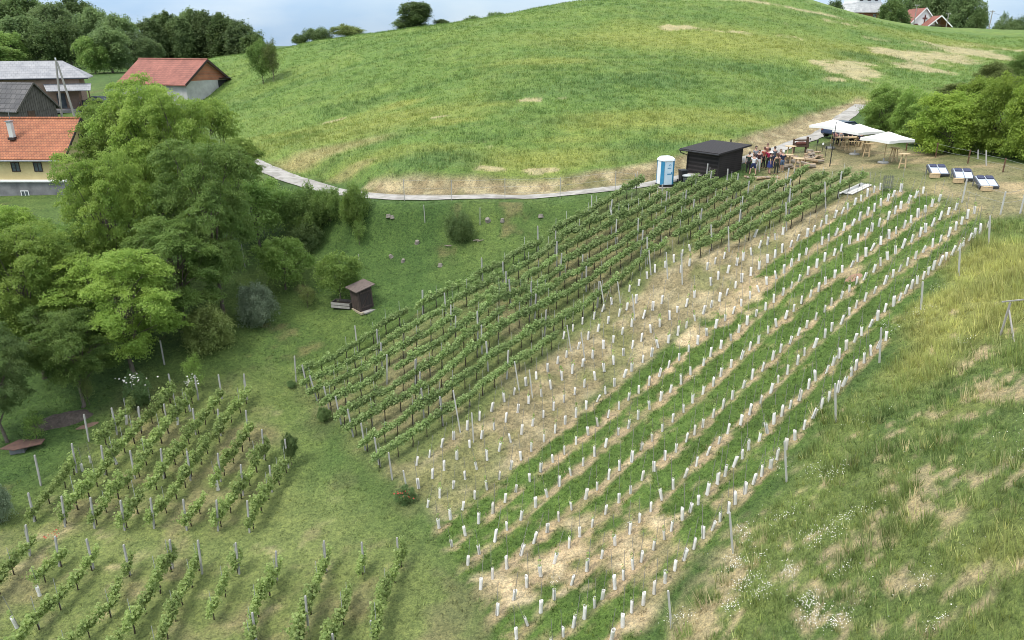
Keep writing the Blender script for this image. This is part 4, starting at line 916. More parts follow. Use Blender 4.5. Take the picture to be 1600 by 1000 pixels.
for k in range(3):
    m_ = int(rg.integers(10, 24)); p_ = np.c_[rg.normal(0, .05, m_), rg.normal(0, .05, m_), rg.uniform(.55, .95, m_)]
    v_, f_ = leaves(p_, np.c_[p_[:, :2] * 8, np.zeros(m_)], .11, .10, rg); st_ = np.array([[-.01, 0, .45], [.01, 0, .45], [.012, .01, .95], [-.008, .01, .95]]); o_ = len(v_)
    for q_ in range(m_): v_ = np.r_[v_, np.array([[0, 0, p_[q_, 2]], [.006, .003, p_[q_, 2] + .01], p_[q_], p_[q_] + .01])]
    f_ = np.r_[f_, np.arange(o_, len(v_)).reshape(-1, 4), np.arange(len(v_), len(v_) + 4).reshape(1, 4)]; v_ = np.r_[v_, st_]; SPR.append(mesh_np('shoot', v_, f_, VL[1]))
NAMES = {'H': 'short first tube row from the meadow', 'G': 'long tube row along the meadow', 'F': 'third tube row from the meadow', 'E': 'fourth tube row from the meadow', 'D': 'fifth tube row from the meadow',
         'C': 'sixth tube row from the meadow', 'B': 'seventh tube row from the meadow', 'A': 'last tube row on the clover, by the straw', 'Z1': 'tube row on straw beside the clover', 'Z2': 'second tube row on the straw',
         'Z3': 'third tube row on the straw', 'Z4': 'tube row on straw nearest the old vines'}
tubes = []
for nm, pts in ROWS:
    for k, q in enumerate(ROW_WORLD[nm]): tubes.append((Vector(q), nm, k + 1))
# odd tubes standing in gaps of the lower blocks
for k, q in enumerate([(129,735),(142,722),(198,662),(182,724),(278,663),(297,642),(341,765),(62,930),(26,980)]): tubes.append((P(*q), 'K', k + 1))
tubes.sort(key=lambda q: depth_of(*q[0])); rest = []
KL = ['beside the broken row nearest the rusty sheet', 'second in the gap of the row nearest the rusty sheet', 'below the rose bush', 'in the second small row', 'midway up the fourth small row', 'at the upper end of the third small row', 'in the sixth small row', 'among the tenth front row vines', 'lowest among the front rows']
for n, (p, nm, k) in enumerate(tubes):
    a = rv.uniform(0, 6.28); tilt = (rv.gauss(0, .10), rv.gauss(0, .10)); s_ = rv.uniform(.74, 1.0); tb = TUBES[rv.randrange(5)]; sp = rv.random() < .5
    rot = Matrix.Rotation(tilt[0], 4, 'X') @ Matrix.Rotation(tilt[1], 4, 'Y') @ Matrix.Rotation(a, 4, 'Z')
    if n < 300:
        lab = f'white vine tube, {ordn(k)} from lower end, {NAMES[nm]}' if nm != 'K' else f'single white vine tube {KL[k - 1]}'
        t = thing('young_vine', lab, 'vine tube', p, 0, 'white vine tubes'); t.rotation_euler = rot.to_euler(); t.scale = (s_ * .92, s_ * .92, s_)
        obj('tube', tb, t); obj('stake', ROD, t)
        if sp: obj('shoot', SPR[rv.randrange(3)], t)
    else:
        M = Matrix.Translation(p) @ rot @ Matrix.Scale(s_, 4); rest += [(tb, M), (ROD, M)]
        if sp: rest.append((SPR[rv.randrange(3)], M))
tag(obj('young_vines', join_meshes('young_vines', rest)), 'the farther white vine tubes at the upper ends of the rows', 'vine tubes', kind='stuff')

# ------------------------------------------------------------------ vineyard posts
CONC = mat('concrete_post', (.40, .39, .365), (.28, .27, .255), 9, .9, (1, 1, .3), .2)
WHITE_P = mat('pale_post', (.50, .49, .46), (.38, .37, .35), 9, .8, (1, 1, .3))
RUST = mat('rusty_iron', (.16, .085, .05), (.09, .055, .04), 12, .9)
def post_mesh(h, w, m):
    mb = MB(); k = w / 2
    mb.add([(x * k * (1.0 if z < h else .8), y * k * (1.0 if z < h else .8), z) for z in (-.25, h - .03, h) for x, y in ((-1, -1), (1, -1), (1, 1), (-1, 1))],
           [(3, 2, 1, 0)] + [(i * 4 + j, i * 4 + (j + 1) % 4, i * 4 + 4 + (j + 1) % 4, i * 4 + 4 + j) for i in (0, 1) for j in range(4)] + [(8, 9, 10, 11)])
    return mb.mesh('post', m)
PM = {'c': post_mesh(1.0, .075, CONC), 'w': post_mesh(1.0, .07, WHITE_P), 't': post_mesh(1.0, .05, CONC), 'r': post_mesh(1.0, .07, RUST)}
def post(base, top, kind, label, name='vineyard_post', group='vineyard posts', cat='post'):
    p = P(*base); r = ray(*top)
    # top point: in the upright plane that faces the viewer through the foot
    s_ = (p.y - .0) / r[1]; q = Vector((r[0] * s_, p.y, r[2] * s_ + Z0)); d = q - p
    o = obj(name, PM[kind], loc=p); o.rotation_euler = d.to_track_quat('Z', 'Y').to_euler(); o.scale = (1, 1, d.length)
    return tag(o, label, cat, group)
# row end posts
for nm, a, b, w_ in [('c', (463,596),(460,556),'pale post standing free on the pasture by the first vine row'), ('c', (481,611),(472,570),'slanted end post of the row beside the pasture'),
        ('c', (496,626),(484,587),'slanted lower end post of the second row from the pasture'), ('c', (514,638),(506,604),'slanted lower end post of the third row from the pasture'),
        ('c', (533,662),(524,619),'slanted lower end post of the fourth row from the pasture'), ('c', (552,682),(543,639),'slanted lower end post of the fifth row from the pasture'),
        ('c', (571,703),(564,661),'slanted lower end post of the sixth row from the pasture'), ('c', (592,725),(585,683),'slanted lower end post of the seventh row from the pasture'),
        ('c', (613,749),(607,707),'slanted lower end post of the eighth row from the pasture'), ('w', (635,761),(630,735),'short white end post of the second straw row with a torn tube'),
        ('w', (719,674),(708,610),'tall pale post on the straw, closest to the lower row ends'), ('w', (740,690),(737,645),'pale post beside the tall one on the straw'),
        ('w', (811,609),(804,565),'pale post on the straw below the eighth vine row'), ('w', (832,621),(827,578),'pale post on the straw, second up from the row ends'),
        ('w', (892,548),(886,508),'pale post at the lower edge of the straw gap in the eighth row'), ('w', (914,563),(908,520),'leaning post on the straw near the first gap tubes'),
        ('w', (945,482),(938,440),'post standing before the tube cluster on the straw'), ('w', (970,479),(965,440),'second post by the tube cluster on the straw'), ('w', (992,500),(988,460),'third post by the tube cluster on the straw'),
        ('w', (1017,429),(1014,391),'tall post on the straw below the ninth row'), ('w', (1043,435),(1041,394),'post rising beside the gap tubes of the ninth row'), ('w', (1066,444),(1065,396),'post on the straw farther up beside the ninth row'),
        ('w', (1112,390),(1111,351),'post at the beginning of the upper ninth row'), ('w', (1139,393),(1138,354),'post at the beginning of the upper tenth row'), ('w', (1229,360),(1228,316),'tall post at the beginning of the short leafy row'),
        ('w', (1290,325),(1289,284),'post in the short leafy row by the white planks'),
        # beside the meadow
        ('w', (1545,381),(1547,337),'pale post at the upper end of the long tube row, beside the meadow'), ('w', (1498,431),(1500,388),'pale post below the long tube row, second from its upper end'),
        ('w', (1439,482),(1442,440),'pale post below the long tube row, third from its upper end'), ('w', (1374,566),(1377,512),'pale post at the upper end of the short first tube row'),
        ('w', (1306,659),(1305,599),'pale post on the meadow edge, upper one above the daisies'), ('w', (1229,752),(1226,689),'pale post on the meadow edge in front of the first daisies'),
        ('w', (1145,864),(1140,800),'pale post on the meadow edge among daisies and bare soil'), ('w', (1049,980),(1044,923),'lowest pale post on the meadow edge'),
        # lower blocks
        ('c', (257,569),(250,532),'lone post in the shade of the grove'), ('c', (272,623),(263,584),'post behind the upper end of the second small row'), ('c', (310,624),(304,586),'post in front of the upright bright bush'),
        ('c', (347,622),(341,585),'post at the upper end of the fourth small row'), ('c', (386,624),(381,584),'post at the upper end of the fifth small row'), ('c', (139,689),(131,647),'lone post beside the heap of soil'),
        ('c', (64,758),(54,711),'lone post between the rusty sheet and the small vines'), ('c', (120,738),(112,693),'post halfway up the row nearest the rusty sheet'), ('c', (183,678),(174,637),'post in the upper half of the row nearest the rusty sheet'),
        ('c', (204,633),(197,593),'post beside the rose bush'), ('c', (234,626),(230,605),'short post beneath the rose blossoms'), ('c', (221,675),(216,635),'post in the upper half of the second small row'),
        ('c', (164,741),(158,696),'post halfway up the second small row'), ('c', (211,747),(203,704),'post halfway up the third small row'), ('c', (261,660),(256,631),'post in the upper half of the third small row'),
        ('c', (256,747),(251,701),'post halfway up the fourth small row'), ('c', (306,678),(301,638),'post in the upper half of the fourth small row'), ('c', (298,750),(292,705),'post halfway up the fifth small row'),
        ('c', (345,680),(340,639),'post in the upper half of the fifth small row'), ('c', (345,752),(340,708),'post halfway up the sixth small row'), ('c', (388,682),(384,641),'post at the upper end of the sixth small row'),
        ('c', (380,774),(376,726),'post halfway up the seventh small row'), ('c', (413,716),(409,671),'post at the upper end of the seventh small row'), ('c', (425,768),(421,727),'post halfway up the row of the ball-headed tree'),
        ('c', (451,731),(445,686),'post tied to the ball-headed tree'),
        ('c', (54,815),(44,770),'lower end post of the row nearest the rusty sheet'), ('c', (102,823),(96,775),'lower end post of the second small row'), ('c', (148,825),(141,777),'lower end post of the third small row'),
        ('c', (195,828),(188,782),'lower end post of the fourth small row'), ('c', (241,825),(235,778),'lower end post of the fifth small row'), ('c', (292,828),(286,780),'lower end post of the sixth small row'),
        ('c', (341,829),(338,781),'lower end post of the seventh small row'), ('c', (390,832),(386,782),'lower end post of the row under the ball-headed tree'),
        ('c', (47,868),(40,820),'upper end post of the eleventh front row'), ('c', (93,884),(86,838),'upper end post of the tenth front row'), ('c', (146,888),(135,842),'upper end post of the ninth front row'), ('c', (203,898),(193,851),'upper end post of the eighth front row'),
        ('c', (270,888),(265,843),'upper end post of the seventh front row'), ('c', (316,896),(309,844),'upper end post of the sixth front row'), ('c', (374,896),(368,848),'upper end post of the fifth front row'), ('c', (433,906),(431,861),'upper end post of the fourth front row'),
        ('c', (510,893),(506,845),'upper end post of the third front row'), ('c', (569,893),(565,847),'upper end post of the second front row'), ('c', (624,886),(620,840),'upper end post of the front row by the grass lane'),
        ('c', (482,985),(477,931),'second post of the third front row'), ('c', (400,1000),(394,957),'second post of the fourth front row'), ('c', (583,1005),(579,970),'second post of the front row by the grass lane'), ('c', (524,1025),(519,990),'second post of the second front row'),
        # pasture and lane
        ('t', (383,417),(377,382),'thin pale post at the shaded grove edge'), ('t', (413,370),(411,335),'thin pale post by the dark round tree'), ('t', (561,409),(560,397),'short stake on the pasture above the outhouse'),
        ('t', (664,347),(662,320),'thin stake on the pasture below the lane'), ('t', (750,350),(750,324),'thin stake beside the lone round bush')]:
    post(a, b, nm, w_)
# posts inside the old rows
for nm, L in VROW_W.items():
    if nm not in ('V7', 'V6', 'V5', 'V4', 'V3', 'V2', 'V1', 'Z4', 'Z4u', 'Z3u', 'Z2u', 'Z1u'): continue
    words = [q[3] for q in VROWS if q[0] == nm][0]; st = 96; k0 = 70 + 10 * (sum(map(ord, nm)) % 3)
    for n, k in enumerate(range(k0, len(L), st)):
        p = L[k]; h_ = rv.uniform(1.72, 1.95)
        o = obj('vineyard_post', PM['w' if nm[-1] == 'u' or n % 3 == 1 else 'c'], loc=(p[0], p[1], float(H(p[0], p[1])))); o.scale = (1, 1, h_); o.rotation_euler = (rv.gauss(0, .035), rv.gauss(0, .035), rv.uniform(0, 1))
        tag(o, f'pale post among leaves, {ordn(n + 1)} up, {words}', 'post', 'vineyard posts')
# ------------------------------------------------------------------ buildings
def tile_mat(name, c1, c2, c3, sx, sz, bmp=.6, rough=.8, off=.5):
    if name in MATS: return MATS[name]
    m, nt, b = new_mat(name); b.inputs['Roughness'].default_value = rough; b.inputs['Specular IOR Level'].default_value = .25
    tc = nt.nodes.new('ShaderNodeTexCoord'); sp = nt.nodes.new('ShaderNodeSeparateXYZ'); cb = nt.nodes.new('ShaderNodeCombineXYZ')
    nt.links.new(tc.outputs['Object'], sp.inputs[0]); nt.links.new(sp.outputs[0], cb.inputs[0])
    ad = nd(nt, 'ShaderNodeMath', operation='MULTIPLY_ADD'); nt.links.new(sp.outputs[1], ad.inputs[0]); ad.inputs[1].default_value = .001; nt.links.new(sp.outputs[2], ad.inputs[2]); nt.links.new(ad.outputs[0], cb.inputs[1])
    br = nt.nodes.new('ShaderNodeTexBrick'); nt.links.new(cb.outputs[0], br.inputs['Vector']); br.inputs['Scale'].default_value = 1
    br.inputs['Brick Width'].default_value = sx; br.inputs['Row Height'].default_value = sz; br.inputs['Mortar Size'].default_value = min(sx, sz) * .08; br.inputs['Bias'].default_value = 0; br.offset = off
    br.inputs['Color1'].default_value = tuple(c1) + (1,); br.inputs['Color2'].default_value = tuple(c2) + (1,); br.inputs['Mortar'].default_value = tuple(c3) + (1,)
    f = noise(nt, .8, 6); col = mixrgb(nt, br.outputs['Color'], ramp(nt, f, [(.3, (.72, .72, .74)), (.7, (1.15, 1.12, 1.1))]), .9, 'MULTIPLY')
    nt.links.new(col, b.inputs['Base Color']); bump(nt, b, br.outputs['Fac'], -bmp if bmp else 0, .04)
    MATS[name] = m; return m
ORANGE = tile_mat('orange_roof_tiles', (.40, .165, .085), (.32, .12, .065), (.15, .07, .05), .28, .22)
REDT = tile_mat('red_roof_tiles', (.33, .135, .105), (.27, .11, .085), (.17, .08, .062), .32, .28)
GREYT = tile_mat('grey_fibre_tiles', (.33, .335, .345), (.30, .305, .315), (.24, .24, .25), .5, .32)
OLDT = tile_mat('weathered_fibre_roof', (.135, .13, .13), (.10, .098, .10), (.06, .06, .06), .9, .6, .4)
BRICK = tile_mat('orange_hollow_brick', (.40, .16, .09), (.33, .125, .075), (.24, .17, .13), .28, .24, .3)
SHING = tile_mat('pale_shingles', (.66, .66, .67), (.58, .58, .60), (.42, .42, .44), .35, .3, .4)
YELLOW = mat('yellow_plaster', (.56, .46, .235), (.48, .385, .19), 1.2, .9, bmp=.1)
GREYW = mat('grey_render', (.22, .215, .22), (.13, .128, .135), 1.0, .9, bmp=.2)
WHITEW = mat('white_plaster', (.62, .61, .58), (.50, .49, .47), .9, .9, bmp=.1)
PINKW = mat('brown_pink_render', (.32, .225, .17), (.24, .165, .13), 1.3, .9, bmp=.2)
OLDW = mat('weathered_planks', (.15, .135, .12), (.06, .053, .048), 5, .9, (4, 4, .12), .6)
DARKW = mat('dark_stained_wood', (.030, .026, .026), (.020, .018, .019), 6, .6, (.3, .3, 7), .3)
TIMBER = mat('fresh_timber', (.56, .42, .25), (.44, .32, .18), 6, .7, (1, 1, .25), .2)
BROWN = mat('brown_timber', (.12, .07, .045), (.06, .04, .03), 6, .8, (1, 1, .3), .3)
GLASSM = mat('window_glass', (.05, .06, .07), (.10, .12, .14), 1.5, .12, spec=.6)
FRAMEM = mat('dark_window_frame', (.05, .032, .03), None, 6, .6)
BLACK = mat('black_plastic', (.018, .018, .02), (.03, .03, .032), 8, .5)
WHITEP = mat('white_paint', (.80, .80, .79), (.72, .72, .72), 3, .5)
METAL = mat('grey_sheet_metal', (.33, .34, .36), (.25, .26, .28), 3, .45, metal=.6)
def roof_gable(L, W, zr, ze, ov, th=.14, oe=.45):
    """two slabs, ridge along local x from -L-ov to ov (right gable at x=0)"""
    mb = MB(); h = W / 2; k = (zr - ze) / h; yo = h + oe; zo = zr - k * yo
    for s in (-1, 1):
        a = [(-L - ov, 0, zr), (ov, 0, zr), (ov, s * yo, zo), (-L - ov, s * yo, zo)]; bt = [(x, y, z - th) for x, y, z in a]
        mb.add(a + bt, [(0, 1, 2, 3), (7, 6, 5, 4), (0, 4, 5, 1), (1, 5, 6, 2), (2, 6, 7, 3), (3, 7, 4, 0)])
    return mb
def gable_wall(L, W, z0, ze, zr):
    h = W / 2; mb = MB()
    prof = [(-h, z0), (h, z0), (h, ze), (0, zr), (-h, ze)]
    mb.add([(0, y, z) for y, z in prof] + [(-L, y, z) for y, z in prof], [(0, 1, 2, 3, 4), (9, 8, 7, 6, 5)] + [(i, i + 5, (i + 1) % 5 + 5, (i + 1) % 5) for i in range(5)]); return mb
def window(parent, c, w, h, face, depth=.06, fm=FRAMEM, bars=1):
    """face: 'f' wall facing -y, 'r' wall facing +x"""
    f = MB(); g = MB(); t = .07
    def q(u, v, du, dv, dd, o):
        if face == 'f': return ((c[0] + u, c[1] - o, c[2] + v), (du, dd, dv))
        return ((c[0] + o, c[1] + u, c[2] + v), (dd, du, dv))
    for u in (-1, 1): f.box(*q(u * (w - t) / 2, 0, t, h, depth, depth / 2))
    for v in (-1, 1): f.box(*q(0, v * (h - t) / 2, w - 2 * t, t, depth, depth / 2))
    if bars: f.box(*q(0, 0, t * .8, h - 2 * t, depth * .8, depth / 2))
    fo = obj('window', f, parent, fm); g.box(*q(0, 0, w - .06, h - .06, .02, .012)); obj('pane', g, fo, GLASSM); return fo
# yellow house
t = thing('yellow_house', 'yellow rendered house with orange tiled roof beside the grove', 'house', (-45.3, 77.9, 9.2))
L, W = 15, 7.4; zr = 7.75
obj('wall', gable_wall(L, W, 2.05, 4.6, zr - .2), t, YELLOW)
ro = obj('roof', roof_gable(L, W, zr, 4.65, .75, oe=.5), t, ORANGE)
mb = MB(); [mb.bar((.78, 0, zr - .06), (.78, s * 4.25, zr - .06 - 4.25 * 3.1 / 3.7), .06, .26) for s in (-1, 1)]; obj('bargeboard', mb, ro, FRAMEM)
mb = MB().tube([(-L - .6, 0, zr + .02), (.75, 0, zr + .02)], .13, 8); obj('ridge_tiles', mb, ro, ORANGE)
mb = MB().tube([(-L, -4.3, 4.02), (.7, -4.3, 4.02)], .08, 8); obj('gutter', mb, ro, METAL)
obj('plinth', MB().box((-L / 2 + .1, -.15, -.2), (L + .2, W + .5, 4.2)), t, GREYW)
obj('ledge', MB().box((-L / 2 + .1, -.15, 2.0), (L + .5, W + .9, .16)), t, WHITEP)
for x in (-2.45, -.65 - 0.0): window(t, (x - 1.9 + (.2 if x > -1 else -.25), -W / 2, 3.35), .85, .95, 'f')
window(t, (0, .8, 5.6), .9, 1.1, 'r')
window(t, (-4.0, -W / 2 - .4, .6), .8, .9, 'f', fm=WHITEP)
ch = obj('chimney', MB().box((-5.2, -2.2, 6.75), (.42, .42, 1.7)), ro, WHITEW); obj('cap', MB().box((-5.2, -2.2, 7.66), (.56, .56, .1)), ch, METAL); obj('flashing', MB().box((-5.2, -2.25, 5.98), (.62, .6, .25)), ch, FRAMEM)
obj('antenna', MB().bar((-5.2, -2.0, 7.9), (-5.2, -2.0, 8.7), .04).bar((-5.6, -2.0, 8.6), (-4.8, -2.0, 8.6), .03), ro, METAL)
# long grey-roofed house with hipped end and porch
yb = 118.5; zb = z_at(yb, 168); t = thing('long_house', 'long house with grey roof, hipped end and small porch', 'house', (-65.9, yb, zb), R(24))
L, W = 20, 8.5; ze = z_at(yb - .6, 121.5) - zb; zr = z_at(yb + W / 2, 94.5) - zb
obj('wall', MB().box((-L / 2 - .4, W / 2, ze / 2 - .6), (L - .8, W, ze + 1.1)), t, PINKW)
mb = MB(); o = .55; th = .15
e = [(-L - o, -o, ze), (o, -o, ze), (o, W + o, ze), (-L - o, W + o, ze)]; r_ = [(-L, W / 2, zr), (-2.9, W / 2, zr)]
mb.add(e + r_ + [(x, y, z - th) for x, y, z in e], [(0, 1, 5, 4), (1, 2, 5), (2, 3, 4, 5), (3, 0, 4), (9, 8, 7, 6), (0, 6, 7, 1), (1, 7, 8, 2), (2, 8, 9, 3), (3, 9, 6, 0)])
ro = obj('roof', mb, t, GREYT); obj('gutter', MB().tube([(-L - o, -o - .08, ze - .08), (o, -o - .08, ze - .08)], .1, 8), ro, mat('dark_gutter', (.05, .055, .065), None, 4, .5))
obj('chimney', MB().box((-13.0, W / 2 - .4, zr + .2), (.8, .8, 1.7)), ro, BRICK)
mb = MB(); y1 = -3.0; mb.add([(-5.6, -.05, 3.6), (.8, -.05, 3.6), (.8, y1, 2.75), (-5.0, y1, 2.75), (-5.6, -.05, 3.5), (.8, -.05, 3.5), (.8, y1, 2.65), (-5.0, y1, 2.65)], [(0, 1, 2, 3)[::-1], (7, 6, 5, 4)[::-1], (0, 4, 5, 1), (1, 5, 6, 2), (2, 6, 7, 3), (3, 7, 4, 0)])
obj('porch_roof', mb, t, GREYT)
for x in (-2.2, -.8, .5): obj('porch_post', MB().bar((x, y1 + .2, -.5), (x, y1 + .2, 2.68), .16), t, BROWN)
for x in (-10.5, -7.4): window(t, (x, 0, 2.55), 1.5, 1.1, 'f')
window(t, (-13.8, 0, 2.55), 1.5, 1.1, 'f')
obj('door', MB().box((-3.6, -.04, 1.1), (1.1, .08, 2.2)), t, GLASSM)
obj('terrace_slab', MB().box((-2, -1.7, -.25), (6.5, 3.4, .4)), t, GREYW)
# weathered barn
def rot_thing(name, label, cat, apex_px, s_, zbase, rz): p = at(*apex_px, s_); return thing(name, label, cat, (p.x, p.y, zbase), R(rz)), p.z - zbase
zb = float(H(*at(49, 129, .088)[:2])) - .3
t, zr = rot_thing('wooden_barn', 'weathered dark plank barn with sagging grey roof', 'barn', (49, 129), .088, zb, -18)
W = 6.0; ze = zr - 3.1
obj('wall', gable_wall(8, W, -.3, ze, zr - .12), t, OLDW); ro = obj('roof', roof_gable(8, W, zr, ze, .35, .1, .5), t, OLDT)
mb = MB(); [mb.bar((.38, 0, zr - .02), (.38, s * 3.45, zr - .02 - 3.45 * 3.1 / 3.0), .05, .2) for s in (-1, 1)]; obj('bargeboard', mb, ro, OLDW)
rp_ = random.Random(9)
mb = MB(); n_ = 17
for k in range(n_):
    y = -W / 2 + W * (k + .5) / n_; top = zr - .2 - abs(y) * 3.1 / 3.0; z1 = ze - .6 + rp_.uniform(-.15, .1)
    mb.box((.035, y, (z1 + top) / 2), (.05, W / n_ * .86, top - z1)); mb.box((.02, y + .04, (z1 - .35) / 2), (.04, W / n_ * .84, z1 + .3))
obj('gable_boarding', mb, t, OLDW)
obj('door', MB().box((.07, -1.1, 1.0), (.05, 1.1, 2.0)), t, BROWN)
# brick-gabled barn with red roof
zb = z_at(117, 153); t, zr = rot_thing('brick_barn', 'barn with red tiled roof and bare orange brick gable', 'barn', (320, 93), .103, zb, -27)
W, L = 8.8, 15.2; ze = zr - 3.25
obj('wall', gable_wall(L, W, -4.0, ze, zr - .25), t, mat('pale_grey_plaster', (.44, .435, .42), (.33, .325, .315), .9, .9, bmp=.1)); ro = obj('roof', roof_gable(L, W, zr, ze, .6, .16, .6), t, REDT)
mb = MB(); h = W / 2; mb.add([(.03, -h + .1, ze + .1), (.03, h - .1, ze + .1), (.03, 0, zr - .4)], [(0, 1, 2)]); mb.add([(.0, -h + .1, ze + .1), (.0, h - .1, ze + .1), (.0, 0, zr - .4)], [(2, 1, 0)]); obj('brick_gable', mb, t, BRICK)
mb = MB(); [mb.bar((.62, 0, zr - .08), (.62, s * 4.95, zr - .08 - 4.95 * 3.25 / 4.4), .06, .32) for s in (-1, 1)]; obj('bargeboard', mb, ro, FRAMEM)
obj('ridge_tiles', MB().tube([(-L - .6, 0, zr + .02), (.6, 0, zr + .02)], .14, 8), ro, REDT)
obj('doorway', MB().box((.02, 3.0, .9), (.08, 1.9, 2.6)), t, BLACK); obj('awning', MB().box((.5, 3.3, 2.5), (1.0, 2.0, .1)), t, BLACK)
window(t, (-8.6, -W / 2, 1.3), .9, .9, 'f')
# A-frame utility pole
p = P(104, 182); a = at(104, 93, .0), None
q = Vector((p.x * 1.0, p.y, z_at(p.y, 93))); s_ = sc(p)
t = thing('utility_pole', 'old wooden A-shaped utility pole between barn and grey-roofed house', 'pole', p); POLE = mat('grey_pole_wood', (.36, .34, .31), (.25, .235, .215), 3, .9, (1, 1, .2), .3)
hz = q.z - p.z
obj('pole', MB().tube([(-.75, 0, -.6), (.12, 0, hz)], [.17, .12], 8), t, POLE); obj('pole', MB().tube([(1.05, .3, -.6), (.2, .1, hz - .3)], [.17, .12], 8), t, POLE)
obj('insulator', MB().tube([(.12, 0, hz), (.12, 0, hz + .25)], .1, 8), t, WHITEP)
# hilltop: chapel, porch, white house, poles
def at_base(px, py, s_): return at(px, py, s_)
p = at(1441, 45, .2); t = thing('chapel', 'small white chapel with red roof and a dark cross on its gable', 'chapel', (p.x, p.y, p.z - 1), R(-88))
zr = z_at(p.y, 12) - p.z + 1; W = 7.6; ze = zr - 4.0
obj('wall', gable_wall(9, W, -1.5, ze, zr - .2), t, WHITEP); ro = obj('roof', roof_gable(9, W, zr, ze, .5, .2, .5), t, REDT)
mb = MB(); [mb.bar((.53, 0, zr - .1), (.53, s * 4.3, zr - .1 - 4.3 * 4 / 3.8), .08, .3) for s in (-1, 1)]; obj('bargeboard', mb, ro, WHITEP)
CR = mat('dark_red_wood', (.13, .04, .035), None, 5, .7); obj('cross', MB().box((.12, .2, zr - 3.6), (.12, .34, 3.2)).box((.13, .2, zr - 3.0), (.11, 1.5, .34)), t, CR)
obj('door', MB().box((.05, -2.3, 1.2), (.1, 1.3, 2.6)), t, CR)
p2 = at(1467, 45, .195); t = thing('chapel_porch', 'open-fronted gabled shelter with red roof beside the chapel', 'shelter', (p2.x, p2.y, p2.z - 1), R(-92))
zr = z_at(p2.y, 24) - p2.z + 1; W = 6.6; ze = zr - 2.8
ro = obj('roof', roof_gable(5, W, zr, ze, .3, .2, .5), t, REDT); mb = MB(); [mb.bar((.34, 0, zr - .1), (.34, s * 3.8, zr - .1 - 3.8 * 2.8 / 3.3), .08, .3) for s in (-1, 1)]; obj('bargeboard', mb, ro, WHITEP)
for x in (-.2, -4.8):
    for y in (-3, 3): obj('post', MB().box((x, y, ze / 2 - .5), (.2, .2, ze + 1)), t, BROWN)
obj('back_wall', MB().box((-4.9, 0, ze / 2 - .5), (.1, W - .3, ze + 1)), t, BROWN); obj('tie_beam', MB().box((-.2, 0, ze + .05), (.18, W, .18)).bar((-.2, 0, ze), (-.2, 0, zr - .3), .16), t, BROWN)
p = at(1352, 45, .19); t = thing('white_house', 'white house with pale shingled walls and brick base on the hilltop', 'house', (p.x, p.y, p.z - 1), R(6))
z1 = z_at(p.y, 19) - p.z + 1; z2 = z_at(p.y, 3) - p.z + 1; zr = z_at(p.y, -14) - p.z + 1
obj('base_wall', MB().box((0, 4, z1 / 2 - .5), (8.2, 8, z1 + 1)), t, BRICK)
mb = MB(); mb.add([(x * w_, 4 + y * w_, z) for w_, z in ((4.7, z1 - .1), (3.9, z2)) for x, y in ((-1, -1), (1, -1), (1, 1), (-1, 1))], [(0, 1, 5, 4), (1, 2, 6, 5), (2, 3, 7, 6), (3, 0, 4, 7), (3, 2, 1, 0), (4, 5, 6, 7)]); obj('shingled_skirt', mb, t, SHING)
obj('wall', MB().box((0, 4, (z2 + zr) / 2 - .1), (7.4, 7.4, (zr - z2) - .2)), t, WHITEP)
ro = obj('roof', roof_gable(8.0, 8.4, zr + 2.4, zr - .1, .4, .2, .6), t, REDT); ro.location = (4.0, 4, 0)
for x in (-2.4, 0, 2.2): window(t, (x, .3, z2 + .9), 1.0, 1.2, 'f')
for x in (-1.5, 2.2): window(t, (x, 0, z1 - 1.1), .9, 1.2, 'f', fm=WHITEP)
for px, py0, py1, s_, lab in [(1545, 46, 16, .168, 'wooden utility pole on the skyline beyond the chapel'), (1478, 44, 20, .18, 'pole standing in front of the open chapel shelter'), (1427, 42, 7, .185, 'pole standing before the red chapel roof')]:
    p = at(px, py0, s_); p.z = float(H(p.x, p.y)); h = z_at(p.y, py1) - p.z
    t = thing('utility_pole', lab, 'pole', p, 0, 'poles on the hilltop'); obj('pole', MB().tube([(0, 0, -.5), (0, 0, h)], [.16, .11], 8), t, POLE); obj('crossarm', MB().box((0, 0, h - .3), (1.3, .1, .12)), t, POLE)
    for x in (-.55, .55): obj('insulator', MB().tube([(x, 0, h - .24), (x, 0, h)], .05, 6), t, WHITEP)
p = at(1545, 18, .168); q = at(1640, 22, .16)
mb = MB(); mb.tube([p.lerp(q, k / 8) - Vector((0, 0, 1.2 * math.sin(math.pi * k / 8))) for k in range(9)], .02, 4); tag(obj('overhead_cable', mb, None, BLACK), 'thin overhead cable running from the skyline utility pole', 'cable')

